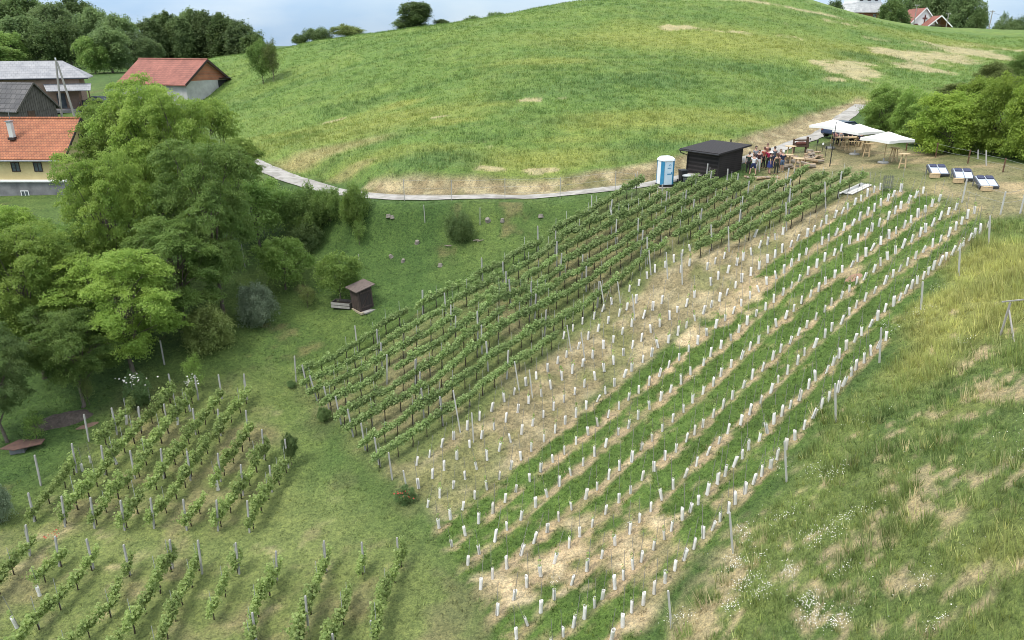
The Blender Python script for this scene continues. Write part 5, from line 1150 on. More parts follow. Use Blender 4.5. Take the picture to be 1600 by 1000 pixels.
# ------------------------------------------------------------------ cars
def car(p, rz, paint, label, suv=True):
    t = thing('parked_car', label, 'car', p, rz, 'cars parked in the farmyard'); t.location.z += .02
    L, Wd, k = 4.3, 1.76, (.18 if suv else 0)
    low = [(-2.15, .42), (-2.1, .78), (-1.75, .95 + k), (2.0, .95 + k), (2.15, .8), (2.15, .42), (1.9, .3), (-1.95, .3)]
    def ext(prof, w, w2=None):
        mb = MB(); n = len(prof); w2 = w2 or w
        mb.add([(x, -w / 2, z) for x, z in prof] + [(x, w / 2, z) for x, z in prof], [tuple(range(n))[::-1], tuple(range(n, 2 * n))] + [(i, (i + 1) % n, (i + 1) % n + n, i + n) for i in range(n)]); return mb
    b = obj('body', ext(low, Wd), t, paint, bevel=.08)
    cab = [(-1.95, .95 + k), (-1.55, 1.42 + k), (.55, 1.45 + k), (1.25, .95 + k)]; w1, w2 = Wd * .94, Wd * .76
    mb = MB(); vs = [(x, s * (w1 if z < 1.2 + k else w2) / 2, z) for s in (-1, 1) for x, z in cab]; mb.add(vs, [(0, 1, 2, 3), (7, 6, 5, 4), (0, 4, 5, 1), (2, 6, 7, 3)]); obj('window', mb, t, GLASSM)
    mb = MB().add([(-1.6, s * w2 / 2, 1.40 + k) for s in (-1, 1)] + [(.6, s * w2 / 2, 1.42 + k) for s in (1, -1)] + [(-1.5, s * w2 * .46, 1.48 + k) for s in (-1, 1)] + [(.45, s * w2 * .46, 1.50 + k) for s in (1, -1)], [(4, 5, 6, 7)[::-1], (0, 1, 5, 4)[::-1], (1, 2, 6, 5)[::-1], (2, 3, 7, 6)[::-1], (3, 0, 4, 7)[::-1]])
    for s in (-1, 1):
        for (x0, z0_), (x1, z1_) in zip(cab[:-1], cab[1:]):
            if z0_ != z1_: mb.bar((x0, s * (w1 if z0_ < 1.2 + k else w2) / 2, z0_), (x1, s * (w1 if z1_ < 1.2 + k else w2) / 2, z1_), .09)
        mb.bar((-.4, s * w1 / 2, .95 + k), (-.4, s * w2 / 2, 1.42 + k), .08)
    obj('roof', mb, t, paint)
    for x in (-1.35, 1.35):
        for s in (-1, 1):
            wl = obj('wheel', MB().tube([(x, s * .70, .33), (x, s * .90, .33)], .33, 16), t, BLACK); obj('rim', MB().tube([(x, s * .88, .33), (x, s * .915, .33)], .19, 10), wl, METAL)
    for s in (-1, 1): obj('headlight', MB().box((2.14, s * .66, .74), (.06, .36, .16)), t, WHITEP); obj('tail_light', MB().box((-2.12, s * .7, .78), (.06, .2, .22)), t, CR)
    return t
car(P(152, 168), R(195), mat('dark_car_paint', (.03, .033, .04), None, 2, .25, spec=.6), 'dark car with pale bonnet reflections by the porch of the long house')
car(P(214, 160), R(250), mat('silver_car_paint', (.50, .52, .55), None, 2, .3, spec=.6, metal=.3), 'silver car half hidden by the grove before the brick-gabled barn', False)

# ------------------------------------------------------------------ hut, toilet, bins
p = P(1121, 279); t = thing('wooden_hut', 'dark brown timber hut with sloping metal roof above the vines', 'hut', p, R(37))
Lr, Ll, h1, h0 = 3.0, 3.3, 2.15, 1.95      # local: right face runs +x, left face runs +y from the corner at 0,0
mb = MB(); a = [(0, 0), (Lr, 0), (Lr, Ll), (0, Ll)]; hz = [2.05, 2.35, 2.35, 2.05]
mb.add([(x, y, -.25) for x, y in a] + [(x, y, z) for (x, y), z in zip(a, hz)], [(3, 2, 1, 0), (4, 5, 6, 7)] + [(i, (i + 1) % 4, (i + 1) % 4 + 4, i + 4) for i in range(4)]); obj('wall', mb, t, tile_mat('dark_weatherboard', (.040, .034, .034), (.034, .029, .030), (.016, .014, .014), 4.0, .16, .8, .6))
mb = MB()
for s, y in ((0, 0),): pass
rz_ = lambda x: 2.13 + .1 * x
x0, x1, y0, y1 = -.55, Lr + .55, -.4, Ll + .4
mb.add([(x0, y0, rz_(x0)), (x1, y0, rz_(x1)), (x1, y1, rz_(x1)), (x0, y1, rz_(x0))] + [(x0, y0, rz_(x0) - .13), (x1, y0, rz_(x1) - .13), (x1, y1, rz_(x1) - .13), (x0, y1, rz_(x0) - .13)], [(0, 1, 2, 3), (7, 6, 5, 4), (0, 4, 5, 1), (1, 5, 6, 2), (2, 6, 7, 3), (3, 7, 4, 0)])
m, nt, b = new_mat('anthracite_roof_sheet'); b.inputs['Base Color'].default_value = (.034, .030, .031, 1); b.inputs['Roughness'].default_value = .75; b.inputs['Specular IOR Level'].default_value = .25
wv = nt.nodes.new('ShaderNodeTexWave'); wv.bands_direction = 'Y'; wv.inputs['Scale'].default_value = 1.6; tc = nt.nodes.new('ShaderNodeTexCoord'); nt.links.new(tc.outputs['Object'], wv.inputs[0]); bump(nt, b, wv.outputs['Fac'], .6, .05)
ro = obj('roof', mb, t, m); gu = obj('gutter', MB().tube([(x0 - .06, y0, rz_(x0) - .12), (x0 - .06, y1, rz_(x0) - .12)], .06, 8), ro, BLACK)
obj('downpipe', MB().tube([(x0 - .06, y1 - .15, rz_(x0) - .15), (x0 - .02, y1 - .15, 1.75), (-.08, y1 - .5, 1.55), (-.08, y1 - .5, -.1)], .045, 8), gu, BLACK)
obj('corner_board', MB().box((-.012, -.012, 1.0), (.1, .1, 2.1)), t, DARKW)
aw = obj('awning', MB().add([(Lr + .5, .4, 2.30), (Lr + 2.3, .8, 2.12), (Lr + 2.5, Ll + .2, 2.16), (Lr + .5, Ll + .3, 2.34)] + [(Lr + .5, .4, 2.26), (Lr + 2.3, .8, 2.08), (Lr + 2.5, Ll + .2, 2.12), (Lr + .5, Ll + .3, 2.30)], [(0, 1, 2, 3), (7, 6, 5, 4), (0, 4, 5, 1), (1, 5, 6, 2), (2, 6, 7, 3), (3, 7, 4, 0)]), t, mat('grey_awning', (.09, .09, .095), (.07, .07, .075), 3, .6))
obj('awning_post', MB().bar((Lr + 2.7, Ll, -.2), (Lr + 2.7, Ll, 2.4), .09), t, DARKW)
obj('counter', MB().box((Lr + .32, Ll / 2, 1.05), (.55, Ll - .6, .06)), t, TIMBER); obj('service_window', MB().box((Lr + .01, Ll / 2, 1.6), (.04, Ll - .8, .9)), t, BLACK)
# portable toilet
p = P(1038, 289.5); t = thing('portable_toilet', 'white and blue portable toilet standing on pallets by the lane', 'portable toilet', p, R(14))
PL = mat('white_moulded_plastic', (.78, .80, .82), (.70, .73, .76), 2, .4); BL = mat('blue_moulded_plastic', (.045, .24, .42), (.035, .19, .35), 2, .4)
def prism8(mb, a, c, z0_, z1_, k=1.0):
    pr = [(-a, -a + c), (-a + c, -a), (a - c, -a), (a, -a + c), (a, a - c), (a - c, a), (-a + c, a), (-a, a - c)]
    mb.add([(x, y, z0_) for x, y in pr] + [(x * k, y * k, z1_) for x, y in pr], [tuple(range(8))[::-1], tuple(range(8, 16))] + [(i, (i + 1) % 8, (i + 1) % 8 + 8, i + 8) for i in range(8)]); return mb
obj('cabin', prism8(MB(), .54, .17, .12, 2.02), t, PL); obj('base_tray', prism8(MB(), .6, .16, -.02, .14), t, BLACK)
rf = MB(); prism8(rf, .60, .18, 2.0, 2.14, .96); prism8(rf, .575, .18, 2.14, 2.30, .70); obj('dome_roof', rf, t, PL)
for x, y, an in ((-.455, -.455, 45), (.455, -.455, -45), (.455, .455, 45), (-.455, .455, -45)):
    obj('corner_pillar', MB().box((0, 0, 1.07), (.30, .03, 1.88), M=None), t, BL, loc=(x * 1.02, y * 1.02, 0), rot=(0, 0, R(-an)))
dr = obj('door', MB().box((.02, -.552, 1.03), (.66, .03, 1.76)), t, mat('pale_blue_door', (.55, .66, .74), (.48, .6, .7), 2, .4)); obj('handle', MB().box((.27, -.575, 1.05), (.06, .03, .18)), dr, BL)
lg = MB().tube([(.0, -.572, 1.62), (.08, -.572, 1.74), (.2, -.572, 1.68)], .02, 5).box((.06, -.572, 1.45), (.3, .012, .05)).box((.08, -.572, .98), (.34, .012, .08)); obj('door_emblem', lg, dr, BL)
q = P(1038, 289.5); tag(obj('pallet', MB().box((0, 0, -.06), (2.0, 1.5, .07)).box((-.85, 0, -.18), (.12, 1.4, .2)).box((.85, 0, -.18), (.12, 1.4, .2)).box((0, 0, -.18), (.12, 1.4, .2)), None, mat('weathered_board', (.40, .37, .32), (.28, .26, .22), 5, .9), loc=q + Vector((0, 0, -.02)), rot=(0, 0, R(14))), 'wide wooden platform under the portable toilet', 'platform')
p = P(1073, 288); t = thing('grey_tub', 'grey round tub beside the hut wall', 'tub', p); obj('body', MB().lathe([(.30, -.05), (.34, .5), (.38, .62), (.40, .62), (.40, .68), (.34, .68)], 18), t, mat('grey_plastic', (.13, .14, .15), None, 4, .5), smooth_=True); obj('lid', MB().lathe([(.41, .66), (.41, .72), (.2, .8), (.05, .82)], 18), t, mat('pale_lid', (.40, .42, .42), None, 4, .5))
p = P(1066, 284); t = thing('waste_bin', 'black wheeled waste bin between toilet and hut', 'bin', p, R(20)); mb = MB(); mb.add([(x * w_, y * w_, z) for w_, z in ((.22, .08), (.29, .9)) for x, y in ((-1, -1), (1, -1), (1, 1), (-1, 1))], [(3, 2, 1, 0), (4, 5, 6, 7)] + [(i, (i + 1) % 4, (i + 1) % 4 + 4, i + 4) for i in range(4)]); obj('body', mb, t, BLACK, bevel=.03); obj('lid', MB().box((0, 0, .94), (.64, .66, .08)), t, BLACK, bevel=.03)
for s in (-1, 1): obj('wheel', MB().tube([(s * .25, .26, .1), (s * .31, .26, .1)], .1, 12), t, BLACK)

# ------------------------------------------------------------------ parasols, tables, sunbeds
CLOTH = leaf_mat('parasol_cloth', (.83, .82, .79), (.87, .86, .84), .18, .5, .8, 0.02)
def parasol(base, top_py, wpx, label, rz, rim_drop=.52, half=None):
    p = P(*base); t = thing('parasol', label, 'parasol', p, rz, 'white parasols on the terrace'); h = z_at(p.y, top_py) - p.z; s_ = sc(p); hw = wpx * s_ / 2 / 1.48
    mb = MB(); n = 8; zr = h; ze = h - rim_drop
    rim = [(-1, -1), (0, -1), (1, -1), (1, 0), (1, 1), (0, 1), (-1, 1), (-1, 0)]
    o = 0; rings = [(.06, 0), (.5, .50), (1.0, 1.0)]
    for f_, k in rings:
        for i, (x, y) in enumerate(rim):
            sag = -.05 if (f_ == .5 and (x == 0 or y == 0)) else 0
            mb.v.append((x * hw * f_, y * hw * f_, zr - (zr - ze) * k ** .92 + sag + (.0 if not (f_ == 1 and (x == 0 or y == 0)) else .05)))
    for i, (x, y) in enumerate(rim): mb.v.append((x * hw * 1.0, y * hw * 1.0, ze - .22 + (.05 if (x == 0 or y == 0) else 0)))
    for r_ in range(3):
        for i in range(8): mb.f.append((r_ * 8 + i, r_ * 8 + (i + 1) % 8, r_ * 8 + 8 + (i + 1) % 8, r_ * 8 + 8 + i)[::-1] if False else (r_ * 8 + i, r_ * 8 + 8 + i, r_ * 8 + 8 + (i + 1) % 8, r_ * 8 + (i + 1) % 8))
    mb.f.append(tuple(range(8)))
    cn = obj('canopy', mb, t, CLOTH); sl = cn.modifiers.new('thickness', 'SOLIDIFY'); sl.thickness = .012
    obj('pole', MB().tube([(0, 0, 0), (0, 0, h + .06)], .035, 8), t, TIMBER)
    rb = MB(); [rb.bar((0, 0, h - .1), (x * hw * .97, y * hw * .97, ze - .03), .03) for x, y in rim]; obj('ribs', rb, t, TIMBER)
    obj('foot', MB().lathe([(.42, -.03), (.42, .06), (.36, .1), (.06, .13), (.05, .35)], 20), t, mat('concrete_foot', (.42, .41, .39), None, 5, .9)); return t
parasol((1297,231), 187, 73, 'white parasol farthest up the lane, beside the thin tall pole', R(30))
parasol((1335,241), 194, 77, 'white parasol over the people sitting at the table', R(22))
parasol((1380,254), 206, 80, 'white parasol nearest the sunbeds, with no people under it', R(24))
def high_table(base, wpx, label, h=1.08):
    p = P(*base); s_ = sc(p); t = thing('high_table', label, 'table', p, random.uniform(0, 1.5), 'round high tables of pale wood'); r_ = wpx * s_ / 2
    obj('tabletop', MB().lathe([(r_ - .02, h - .045), (r_, h - .04), (r_, h), (r_ - .02, h + .004)], 22), t, TIMBER)
    for k in range(4):
        a = math.pi / 4 + k * math.pi / 2; c, s2 = math.cos(a), math.sin(a); obj('leg', MB().bar((c * r_ * .8, s2 * r_ * .8, -.03), (c * r_ * .45, s2 * r_ * .45, h - .04), .07), t, TIMBER)
    st = MB()
    for k in range(4):
        a, b2 = math.pi / 4 + k * math.pi / 2, math.pi / 4 + (k + 1) * math.pi / 2; rr_ = r_ * .70; st.bar((math.cos(a) * rr_, math.sin(a) * rr_, .32), (math.cos(b2) * rr_, math.sin(b2) * rr_, .32), .05)
    obj('stretchers', st, t, TIMBER); return t
high_table((1319,234), 15, 'pale round high table in front of the seated people')
high_table((1353.5,244), 15, 'pale round high table between the two lower parasol poles')
high_table((1352,236), 14, 'pale round high table half hidden behind another')
high_table((1395,252), 15, 'pale round high table just past the front parasol foot')
high_table((1409.5,262), 16, 'pale round high table nearest the sunbeds')
high_table((1229,262), 16, 'pale round high table beside the man in navy shirt')
high_table((1245,268), 17, 'pale round high table in front of the log heap')
high_table((1233,248), 17, 'pale round high table behind the log heap, close to the people')
def sunbed(c, label, rz):
    p = P(*c); t = thing('sunbed', label, 'sunbed', p, R(rz), 'double sunbeds on the dry grass'); t.scale = (.76, .76, .76)
    GF = mat('pale_blue_pad', (.50, .55, .62), (.44, .49, .56), 3, .7); PW = mat('navy_cushion', (.06, .07, .12), (.045, .05, .09), 5, .8)
    M = Matrix.Rotation(R(24), 3, 'X'); Wd, Ln = 1.46, 1.55
    def T(mb): mb.v = [tuple(M @ Vector(v) + Vector((0, 0, .42))) for v in mb.v]; return mb
    fr = MB(); [fr.box((s * (Wd / 2 + .04), 0, 0), (.08, Ln + .08, .24)) for s in (-1, 1)]; [fr.box((0, s * (Ln / 2), 0), (Wd, .08, .22)) for s in (-1, 1)]; fr.box((0, 0, -.02), (.06, Ln - .08, .18))
    obj('frame', T(fr), t, mat('grey_rattan', (.11, .115, .13), (.075, .08, .09), 14, .7))
    for s in (-1, 1):
        obj('mattress', T(MB().box((s * Wd / 4, 0, .10), (Wd / 2 - .06, Ln - .06, .12))), t, GF, bevel=.03)
        obj('pillow', T(MB().box((s * Wd / 4, Ln / 2 - .32, .21), (Wd / 2 - .14, .48, .13))), t, PW, bevel=.05)
        for y, z0_ in ((-.6, .1), (.6, .6)): obj('leg', MB().box((s * (Wd / 2 + .03), y, z0_ / 2 - .05), (.07, .07, z0_ + .25)), t, METAL)
    return t
sunbed((1464,273), 'double sunbed with navy pillows nearest the high tables', -8)
sunbed((1503,280), 'double sunbed with navy pillows between the two others', -14)
sunbed((1539,292), 'double sunbed with navy pillows nearest the meadow', -6)
for q, lab in (((1460,277), 'wooden step block in front of the sunbed by the high tables'), ((1497,285), 'wooden step block in front of the sunbed between the others'), ((1541,297.5), 'wooden step block in front of the sunbed by the meadow')):
    t = thing('step_block', lab, 'step', P(*q), R(-6), 'wooden steps before the sunbeds'); obj('tread', MB().box((0, 0, .26), (.62, .34, .04)), t, TIMBER)
    for x in (-.27, .27): obj('side', MB().box((x, 0, .11), (.06, .32, .26)), t, TIMBER)
    obj('riser', MB().box((0, -.14, .11), (.48, .03, .26)), t, TIMBER)
# bench table with benches
p = P(1322, 227); t = thing('picnic_table', 'long pale table with people sitting round it under the parasol', 'table', p, R(12)); obj('tabletop', MB().box((0, 0, .73), (2.4, .8, .05)), t, TIMBER)
for x in (-.95, .95):
    for y in (-.3, .3): obj('leg', MB().box((x, y, .33), (.09, .09, .76)), t, TIMBER)
for k, (y, lab) in enumerate(((-.75, 'pale bench on the near side of the long table'), (.75, 'pale bench on the far side of the long table'))):
    q = p + Matrix.Rotation(R(12), 3, 'Z') @ Vector((0, y, 0)); b_ = thing('bench', lab, 'bench', q, R(12), 'benches of the long table'); obj('seat', MB().box((0, 0, .43), (2.3, .3, .05)), b_, TIMBER)
    for x in (-.95, .95): obj('leg', MB().box((x, 0, .19), (.07, .26, .46)), b_, TIMBER)
# wine press frame
p = P(1249, 238); t = thing('timber_press', 'dark timber press frame with reddish beam beside the lane', 'press', p, R(10)); t.scale = (.68, .68, .74)
for x in (-.85, .85): obj('upright', MB().box((x, 0, .55), (.2, .22, 1.2)), t, BROWN)
obj('upright', MB().box((.95, .05, 1.35), (.2, .25, .9)), t, BROWN); obj('upright', MB().box((-.95, .05, 1.2), (.14, .18, .8)), t, BROWN)
obj('top_beam', MB().box((0, 0, 1.42), (1.9, .2, .16)), t, BROWN); obj('bed', MB().box((0, 0, .75), (1.9, .5, .18)), t, BROWN)
obj('barrel', MB().tube([(-.65, -.05, 1.05), (-.3, -.05, 1.05), (.3, -.05, 1.05), (.65, -.05, 1.05)], [.17, .23, .23, .17], 14), t, mat('red_brown_wood', (.15, .055, .04), (.09, .04, .032), 6, .7))
obj('brace', MB().bar((1.05, .1, 1.7), (1.3, .25, .45), .12), t, BROWN)
# tall thin pole and garden lamps
p = P(1296.5, 259); h = z_at(p.y, 191) - p.z; tag(obj('flag_pole', MB().tube([(0, 0, -.2), (0, 0, h)], [.045, .03], 8), None, BLACK, loc=p), 'tall thin dark pole beside the farthest parasol', 'pole')
for q, tp, dk, lab in [((1275.5,236),218,1,'slim dark garden torch on the grass above the log heap'), ((1289,247),228,1,'dark garden torch with thick head by the tall pole'), ((1284.6,237),223,0,'garden lamp with pale cap on the grass by the lane'), ((1278.3,241),236,0,'low white-topped garden lamp near the log heap'), ((1265,224),216,1,'short dark garden torch close to the timber press')]:
    p = P(*q); h = z_at(p.y, tp) - p.z; t = thing('garden_lamp', lab, 'garden lamp', p, 0, 'garden lamps by the terrace'); obj('stem', MB().tube([(0, 0, -.1), (0, 0, h * .75)], .022, 6), t, BLACK); obj('head', MB().lathe([(.04, h * .72), (.08, h * .78), (.075, h * .93), (.03, h)], 12), t, BLACK if dk else WHITEP)
# heap of logs and split planks
rl = random.Random(4); LOGM = [mat('cut_log', (.44, .33, .21), (.28, .20, .13), 7, .9), mat('grey_log', (.33, .28, .22), (.20, .17, .135), 7, .9)]
for k in range(46):
    px, py = rl.uniform(1226, 1283), 0; c = 258 - (px - 1226) * .05; py = c + rl.uniform(-11, 7); lay = rl.random()
    p = P(px, py); Lg = rl.uniform(.5, 1.2); rr_ = rl.uniform(.07, .15); a = rl.gauss(.25, .5); e = rl.gauss(0, .12); d = Vector((math.cos(a), math.sin(a), e)) * Lg / 2; c_ = p + Vector((0, 0, rr_ + lay * .45 * (1 if 1232 < px < 1276 else .3)))
    o = obj('split_log', MB().tube([-d, d], [rr_, rr_ * rl.uniform(.75, 1)], rl.choice((4, 5, 7))), None, LOGM[k % 2], loc=c_); tag(o, 'rough split log in the heap between the high tables and the press', 'log', 'logs of the heap')
for k in range(9):
    p = P(1172 + k * 4.5, 281 - rl.uniform(0, 3)); a = rl.gauss(.1, .3); d = Vector((math.cos(a), math.sin(a), 0)) * .5
    tag(obj('border_log', MB().tube([-d, d], rl.uniform(.07, .11), 7), None, LOGM[k % 2], loc=p + Vector((0, 0, .08))), 'log edging the trodden ground in front of the people', 'log', 'logs edging the trodden ground')
# white planks, mesh panel
PLK = mat('whitewashed_plank', (.66, .64, .60), (.50, .48, .45), 4, .8, (1, .15, 1))
a, b = P(1328, 306), P(1362, 290); d = (b - a); rz = math.atan2(d.y, d.x)
for k in range(5):
    o_ = Vector((-math.sin(rz), math.cos(rz), 0)) * (k * .22); c = (a + b) / 2 + o_; c.z = float(H(c.x, c.y)) + .06 + .02 * (k % 2); ob = obj('plank', MB().box((0, 0, 0), (d.length * rl.uniform(.9, 1.05), .19, .05)), None, PLK, loc=c); ob.rotation_euler = (0, -math.atan2(d.z, d.xy.length), rz)
    tag(ob, 'long whitish plank lying at the top of the tube rows', 'plank', 'white planks at the row ends')
p = P(1386, 296); t = thing('mesh_roll', 'standing roll of dark wire mesh behind the white planks', 'wire mesh', p, R(20)); mb = MB()
for k in range(13): mb.tube([(.42 * math.cos(k * .4), .25 * math.sin(k * .4), -.05), (.42 * math.cos(k * .4), .25 * math.sin(k * .4), .95)], .008, 4)
for z in np.linspace(0, .95, 12): mb.tube([(.42 * math.cos(k * .4), .25 * math.sin(k * .4), z) for k in range(16)], .008, 4)
obj('mesh', mb, t, mat('dark_wire', (.12, .12, .125), None, 9, .6))
# fences
def fence(pts, kind, label, name, wires, hpx=None):
    ps = [(P(*b_), tp) for b_, tp in pts]; t = thing(name, label, 'fence', ps[0][0]); o = ps[0][0]; tops = []
    for p, tp in ps:
        h = z_at(p.y, tp) - p.z; ob = obj('post', PM[kind], t, loc=p - o); ob.scale = (1, 1, h); tops.append((p - o, h))
    if wires:
        mb = MB()
        for f_ in wires:
            for (p, h), (q, h2) in zip(tops[:-1], tops[1:]): mb.tube([p + Vector((0, 0, h * f_)), (p + q) / 2 + Vector((0, 0, (h + h2) / 2 * f_ - .03)), q + Vector((0, 0, h2 * f_))], .006, 4)
        obj('wires', mb, t, STEEL)
    return t
fence([((632,313),280),((706,313),281),((789,311),278.5),((875,309),277),((961,298),267),((992,294),271)], 't', 'light wire fence of thin pale posts along the lane below the field', 'wire_fence', (.3, .6, .95))
fence([((1415.5,235),223),((1461.6,245),223),((1512,255),234),((1567,268),247),((1625,283),262)], 'r', 'rusty iron post fence in front of the yellow-green bushes', 'iron_fence', (.5, .92))
fence([((1503,316),279),((1563,335),299),((1594,333),291),((1640,340),300)], 'w', 'pale post fence between the sunbeds and the meadow', 'wire_fence', (.5, .92))
post((1541,258), (1541,235), 'w', 'short pale post in front of the tall bush, behind the rusty fence', 'fence_post', 'posts behind the rusty fence'); post((1528,248), (1528.5,234), 'w', 'shorter pale post beside another behind the rusty fence', 'fence_post', 'posts behind the rusty fence')
# braced end support on the meadow
p = P(1563, 523); h = z_at(p.y, 473) - p.z; t = thing('wooden_brace', 'grey wooden post with slanted strut and rail standing in the meadow', 'trellis support', p); q = P(1586, 534); s_ = sc(p)
obj('post', MB().bar((0, 0, -.2), (.08, 0, h), .065), t, POLE); d = q - p; obj('strut', MB().bar((d.x, d.y, d.z - .1), (.1, 0, h * .78), .055), t, POLE); obj('rail', MB().bar((-.25, .05, h + .02), (1.7, .2, h + .18), .05), t, POLE)

# ------------------------------------------------------------------ pasture: outhouse, trough, sheet, heap, stumps
p = P(568, 480); t = thing('outhouse', 'small leaning weathered plank outhouse on the pasture', 'outhouse', p, R(40)); t.rotation_euler = (0, R(-5), R(40)); DW = mat('dark_old_planks', (.105, .075, .065), (.045, .034, .032), 6, .9, (5, 5, .15), .6)
h = z_at(p.y, 445) - p.z
mb = MB(); a = [(-.55, -.55), (.55, -.55), (.55, .6), (-.55, .6)]; hz = [h * .93, h * 1.02, h * 1.02, h * .93]
mb.add([(x, y, -.2) for x, y in a] + [(x, y, z) for (x, y), z in zip(a, hz)], [(3, 2, 1, 0), (4, 5, 6, 7)] + [(i, (i + 1) % 4, (i + 1) % 4 + 4, i + 4) for i in range(4)]); obj('wall', mb, t, DW)
mb = MB(); [mb.box((-.567, -.55 + 1.15 * (k + .5) / 7, h * .46), (.03, 1.15 / 7 * .86, h * .92)) for k in range(7)]; obj('side_boarding', mb, t, DW)
dr = obj('door', MB().box((.0, -.572, h * .46), (.86, .04, h * .84)), t, mat('darker_old_planks', (.06, .045, .042), (.032, .026, .026), 6, .9, (5, 5, .15), .6)); obj('door_brace', MB().bar((-.38, -.6, .25), (.38, -.6, h * .78), .09, .03).box((0, -.6, .25), (.8, .03, .1)).box((0, -.6, h * .78), (.8, .03, .1)), dr, DW)
mb = MB(); k1 = lambda x: h * .985 + .082 * h / 1.1 * x + .03; x0, x1, y0, y1 = -.8, .75, -.85, .8
mb.add([(x, y, k1(x) + dz) for dz in (0, -.06) for x, y in ((x0, y0), (x1, y0), (x1, y1), (x0, y1))], [(0, 1, 2, 3), (7, 6, 5, 4), (0, 4, 5, 1), (1, 5, 6, 2), (2, 6, 7, 3), (3, 7, 4, 0)]); obj('roof', mb, t, mat('brown_roof_boards', (.155, .12, .105), (.10, .078, .07), 6, .9))
obj('sill_beam', MB().box((-.5, -.1, -.12), (.3, 1.4, .14)), t, mat('pale_beam', (.42, .36, .26), None, 5, .9)); obj('step', MB().box((.1, -.8, -.08), (1.1, .4, .1)), t, POLE)
p = P(536, 479); t = thing('plank_trough', 'low box of grey planks beside the outhouse', 'planter box', p, R(-14))
for z in (.1, .32): obj('front_board', MB().box((0, -.4, z), (1.45, .05, .17)), t, POLE)
for x in (-.72, .72): obj('end_board', MB().box((x, 0, .2), (.05, .8, .44)), t, OLDW)
obj('back_board', MB().box((0, .4, .2), (1.45, .05, .44)), t, OLDW); obj('soil', MB().box((0, 0, .1), (1.38, .74, .3)), t, mat('dark_soil', (.07, .055, .045), (.045, .035, .03), 9, .95))
p = P(36, 703); t = thing('rusty_sheet', 'rusty brown sheet lying on a stone at the grove foot', 'sheet', p, R(15)); obj('sheet', MB().add([(-.95, -.35, .42), (-.2, -.6, .36), (1.0, -.1, .3), (1.05, .4, .34), (-.3, .55, .40), (-.95, -.35, .38), (-.2, -.6, .32), (1.0, -.1, .26), (1.05, .4, .30), (-.3, .55, .36)], [(0, 1, 2, 3, 4), (9, 8, 7, 6, 5)] + [(i, i + 5, (i + 1) % 5 + 5, (i + 1) % 5) for i in range(5)]), t, mat('rust_sheet', (.15, .085, .065), (.10, .06, .05), 3, .8)); obj('support', MB().box((-.2, -.05, .12), (.75, .5, .42)), t, GREYW, bevel=.05)
def mound(name, base, rx, ry, hh, m_, label, cat, seed, rz=0):
    p = P(*base); n = 26; vs = []; fs = []
    for j in range(9):
        for k in range(n):
            a = 2 * math.pi * k / n; q = j / 8; w_ = 1 + .25 * (float(vn(math.cos(a) * 3 + 9, math.sin(a) * 3 + 9, 1, seed)) - .5)
            X, Y = rx * q * w_ * math.cos(a), ry * q * w_ * math.sin(a); c, s2 = math.cos(rz), math.sin(rz); xx, yy = X * c - Y * s2, X * s2 + Y * c
            vs.append((xx, yy, hh * (1 - q ** 1.6) * (.8 + .4 * float(vn(xx + 50, yy + 50, .4, seed))) + float(H(p.x + xx, p.y + yy)) - p.z - .04 - (.06 if j == 8 else 0)))
    for j in range(8):
        for k in range(n): fs.append((j * n + k, (j + 1) * n + k, (j + 1) * n + (k + 1) % n, j * n + (k + 1) % n))
    mb = MB(); mb.add(vs, fs); return tag(obj(name, mb, None, m_, loc=p, smooth_=True), label, cat)
SOIL = mat('heaped_soil', (.12, .095, .08), (.065, .052, .045), 6, .95, bmp=.8, bdist=.08)
mound('soil_heap', (98,656), 1.75, .75, .42, SOIL, 'long heap of brown soil at the foot of the grove', 'heap', 3, R(28)); mound('earth_patch', (138,664), .7, .25, .08, mat('reddish_earth', (.22, .14, .10), (.16, .105, .08), 7, .95), 'small reddish earth patch beside the lone post', 'earth', 5, R(30))
mound('mole_hill', (1338,432), .62, .5, .05, mat('bare_brown_soil', (.33, .21, .14), (.24, .15, .10), 8, .95, bmp=.6), 'patch of bare reddish soil in the clover', 'earth', 6)
for k, (q, lab) in enumerate([((611,401),'cut grey stump above the outhouse, largest of the group'),((630,408),'cut grey stump next to the largest stump'),((652,379),'grey stump alone between outhouse and round bush'),((688,415),'grey stump nearest the vine rows'),((607,338),'grey stump below the lane fence'),((613,340),'small stump beside another below the lane fence'),((762,344),'stump just past the round bush'),((785,345),'low stump beside the thin stake above the vines'),((845,338),'broad stump by the vine row end near the lane')]):
    t = thing('tree_stump', lab, 'stump', P(*q), rl.uniform(0, 6), 'cut stumps on the pasture'); r0 = rl.uniform(.11, .17); st = obj('wood', MB().lathe([(r0 * 1.5, -.1), (r0 * 1.1, .1), (r0, .16), (r0 * .92, .18)], 11), t, mat('old_stump', (.24, .215, .18), (.15, .135, .115), 8, .9)); st.rotation_euler = (rl.gauss(0, .2), rl.gauss(0, .2), 0)
for k, q in enumerate([(745,376),(700,385)]):
    p = P(*q); mb = MB()
    for j in range(5):
        c = Vector((rl.gauss(0, .2), rl.gauss(0, .12), .04)); mb.bar(c - Vector((rl.uniform(.1, .3), rl.gauss(0, .1), 0)), c + Vector((rl.uniform(.1, .3), rl.gauss(0, .1), .05)), .05)
    tag(obj('brushwood', mb, None, LOGM[1], loc=p), 'scrap of brushwood lying on the pasture between the stumps', 'brushwood', 'brushwood scraps on the pasture')
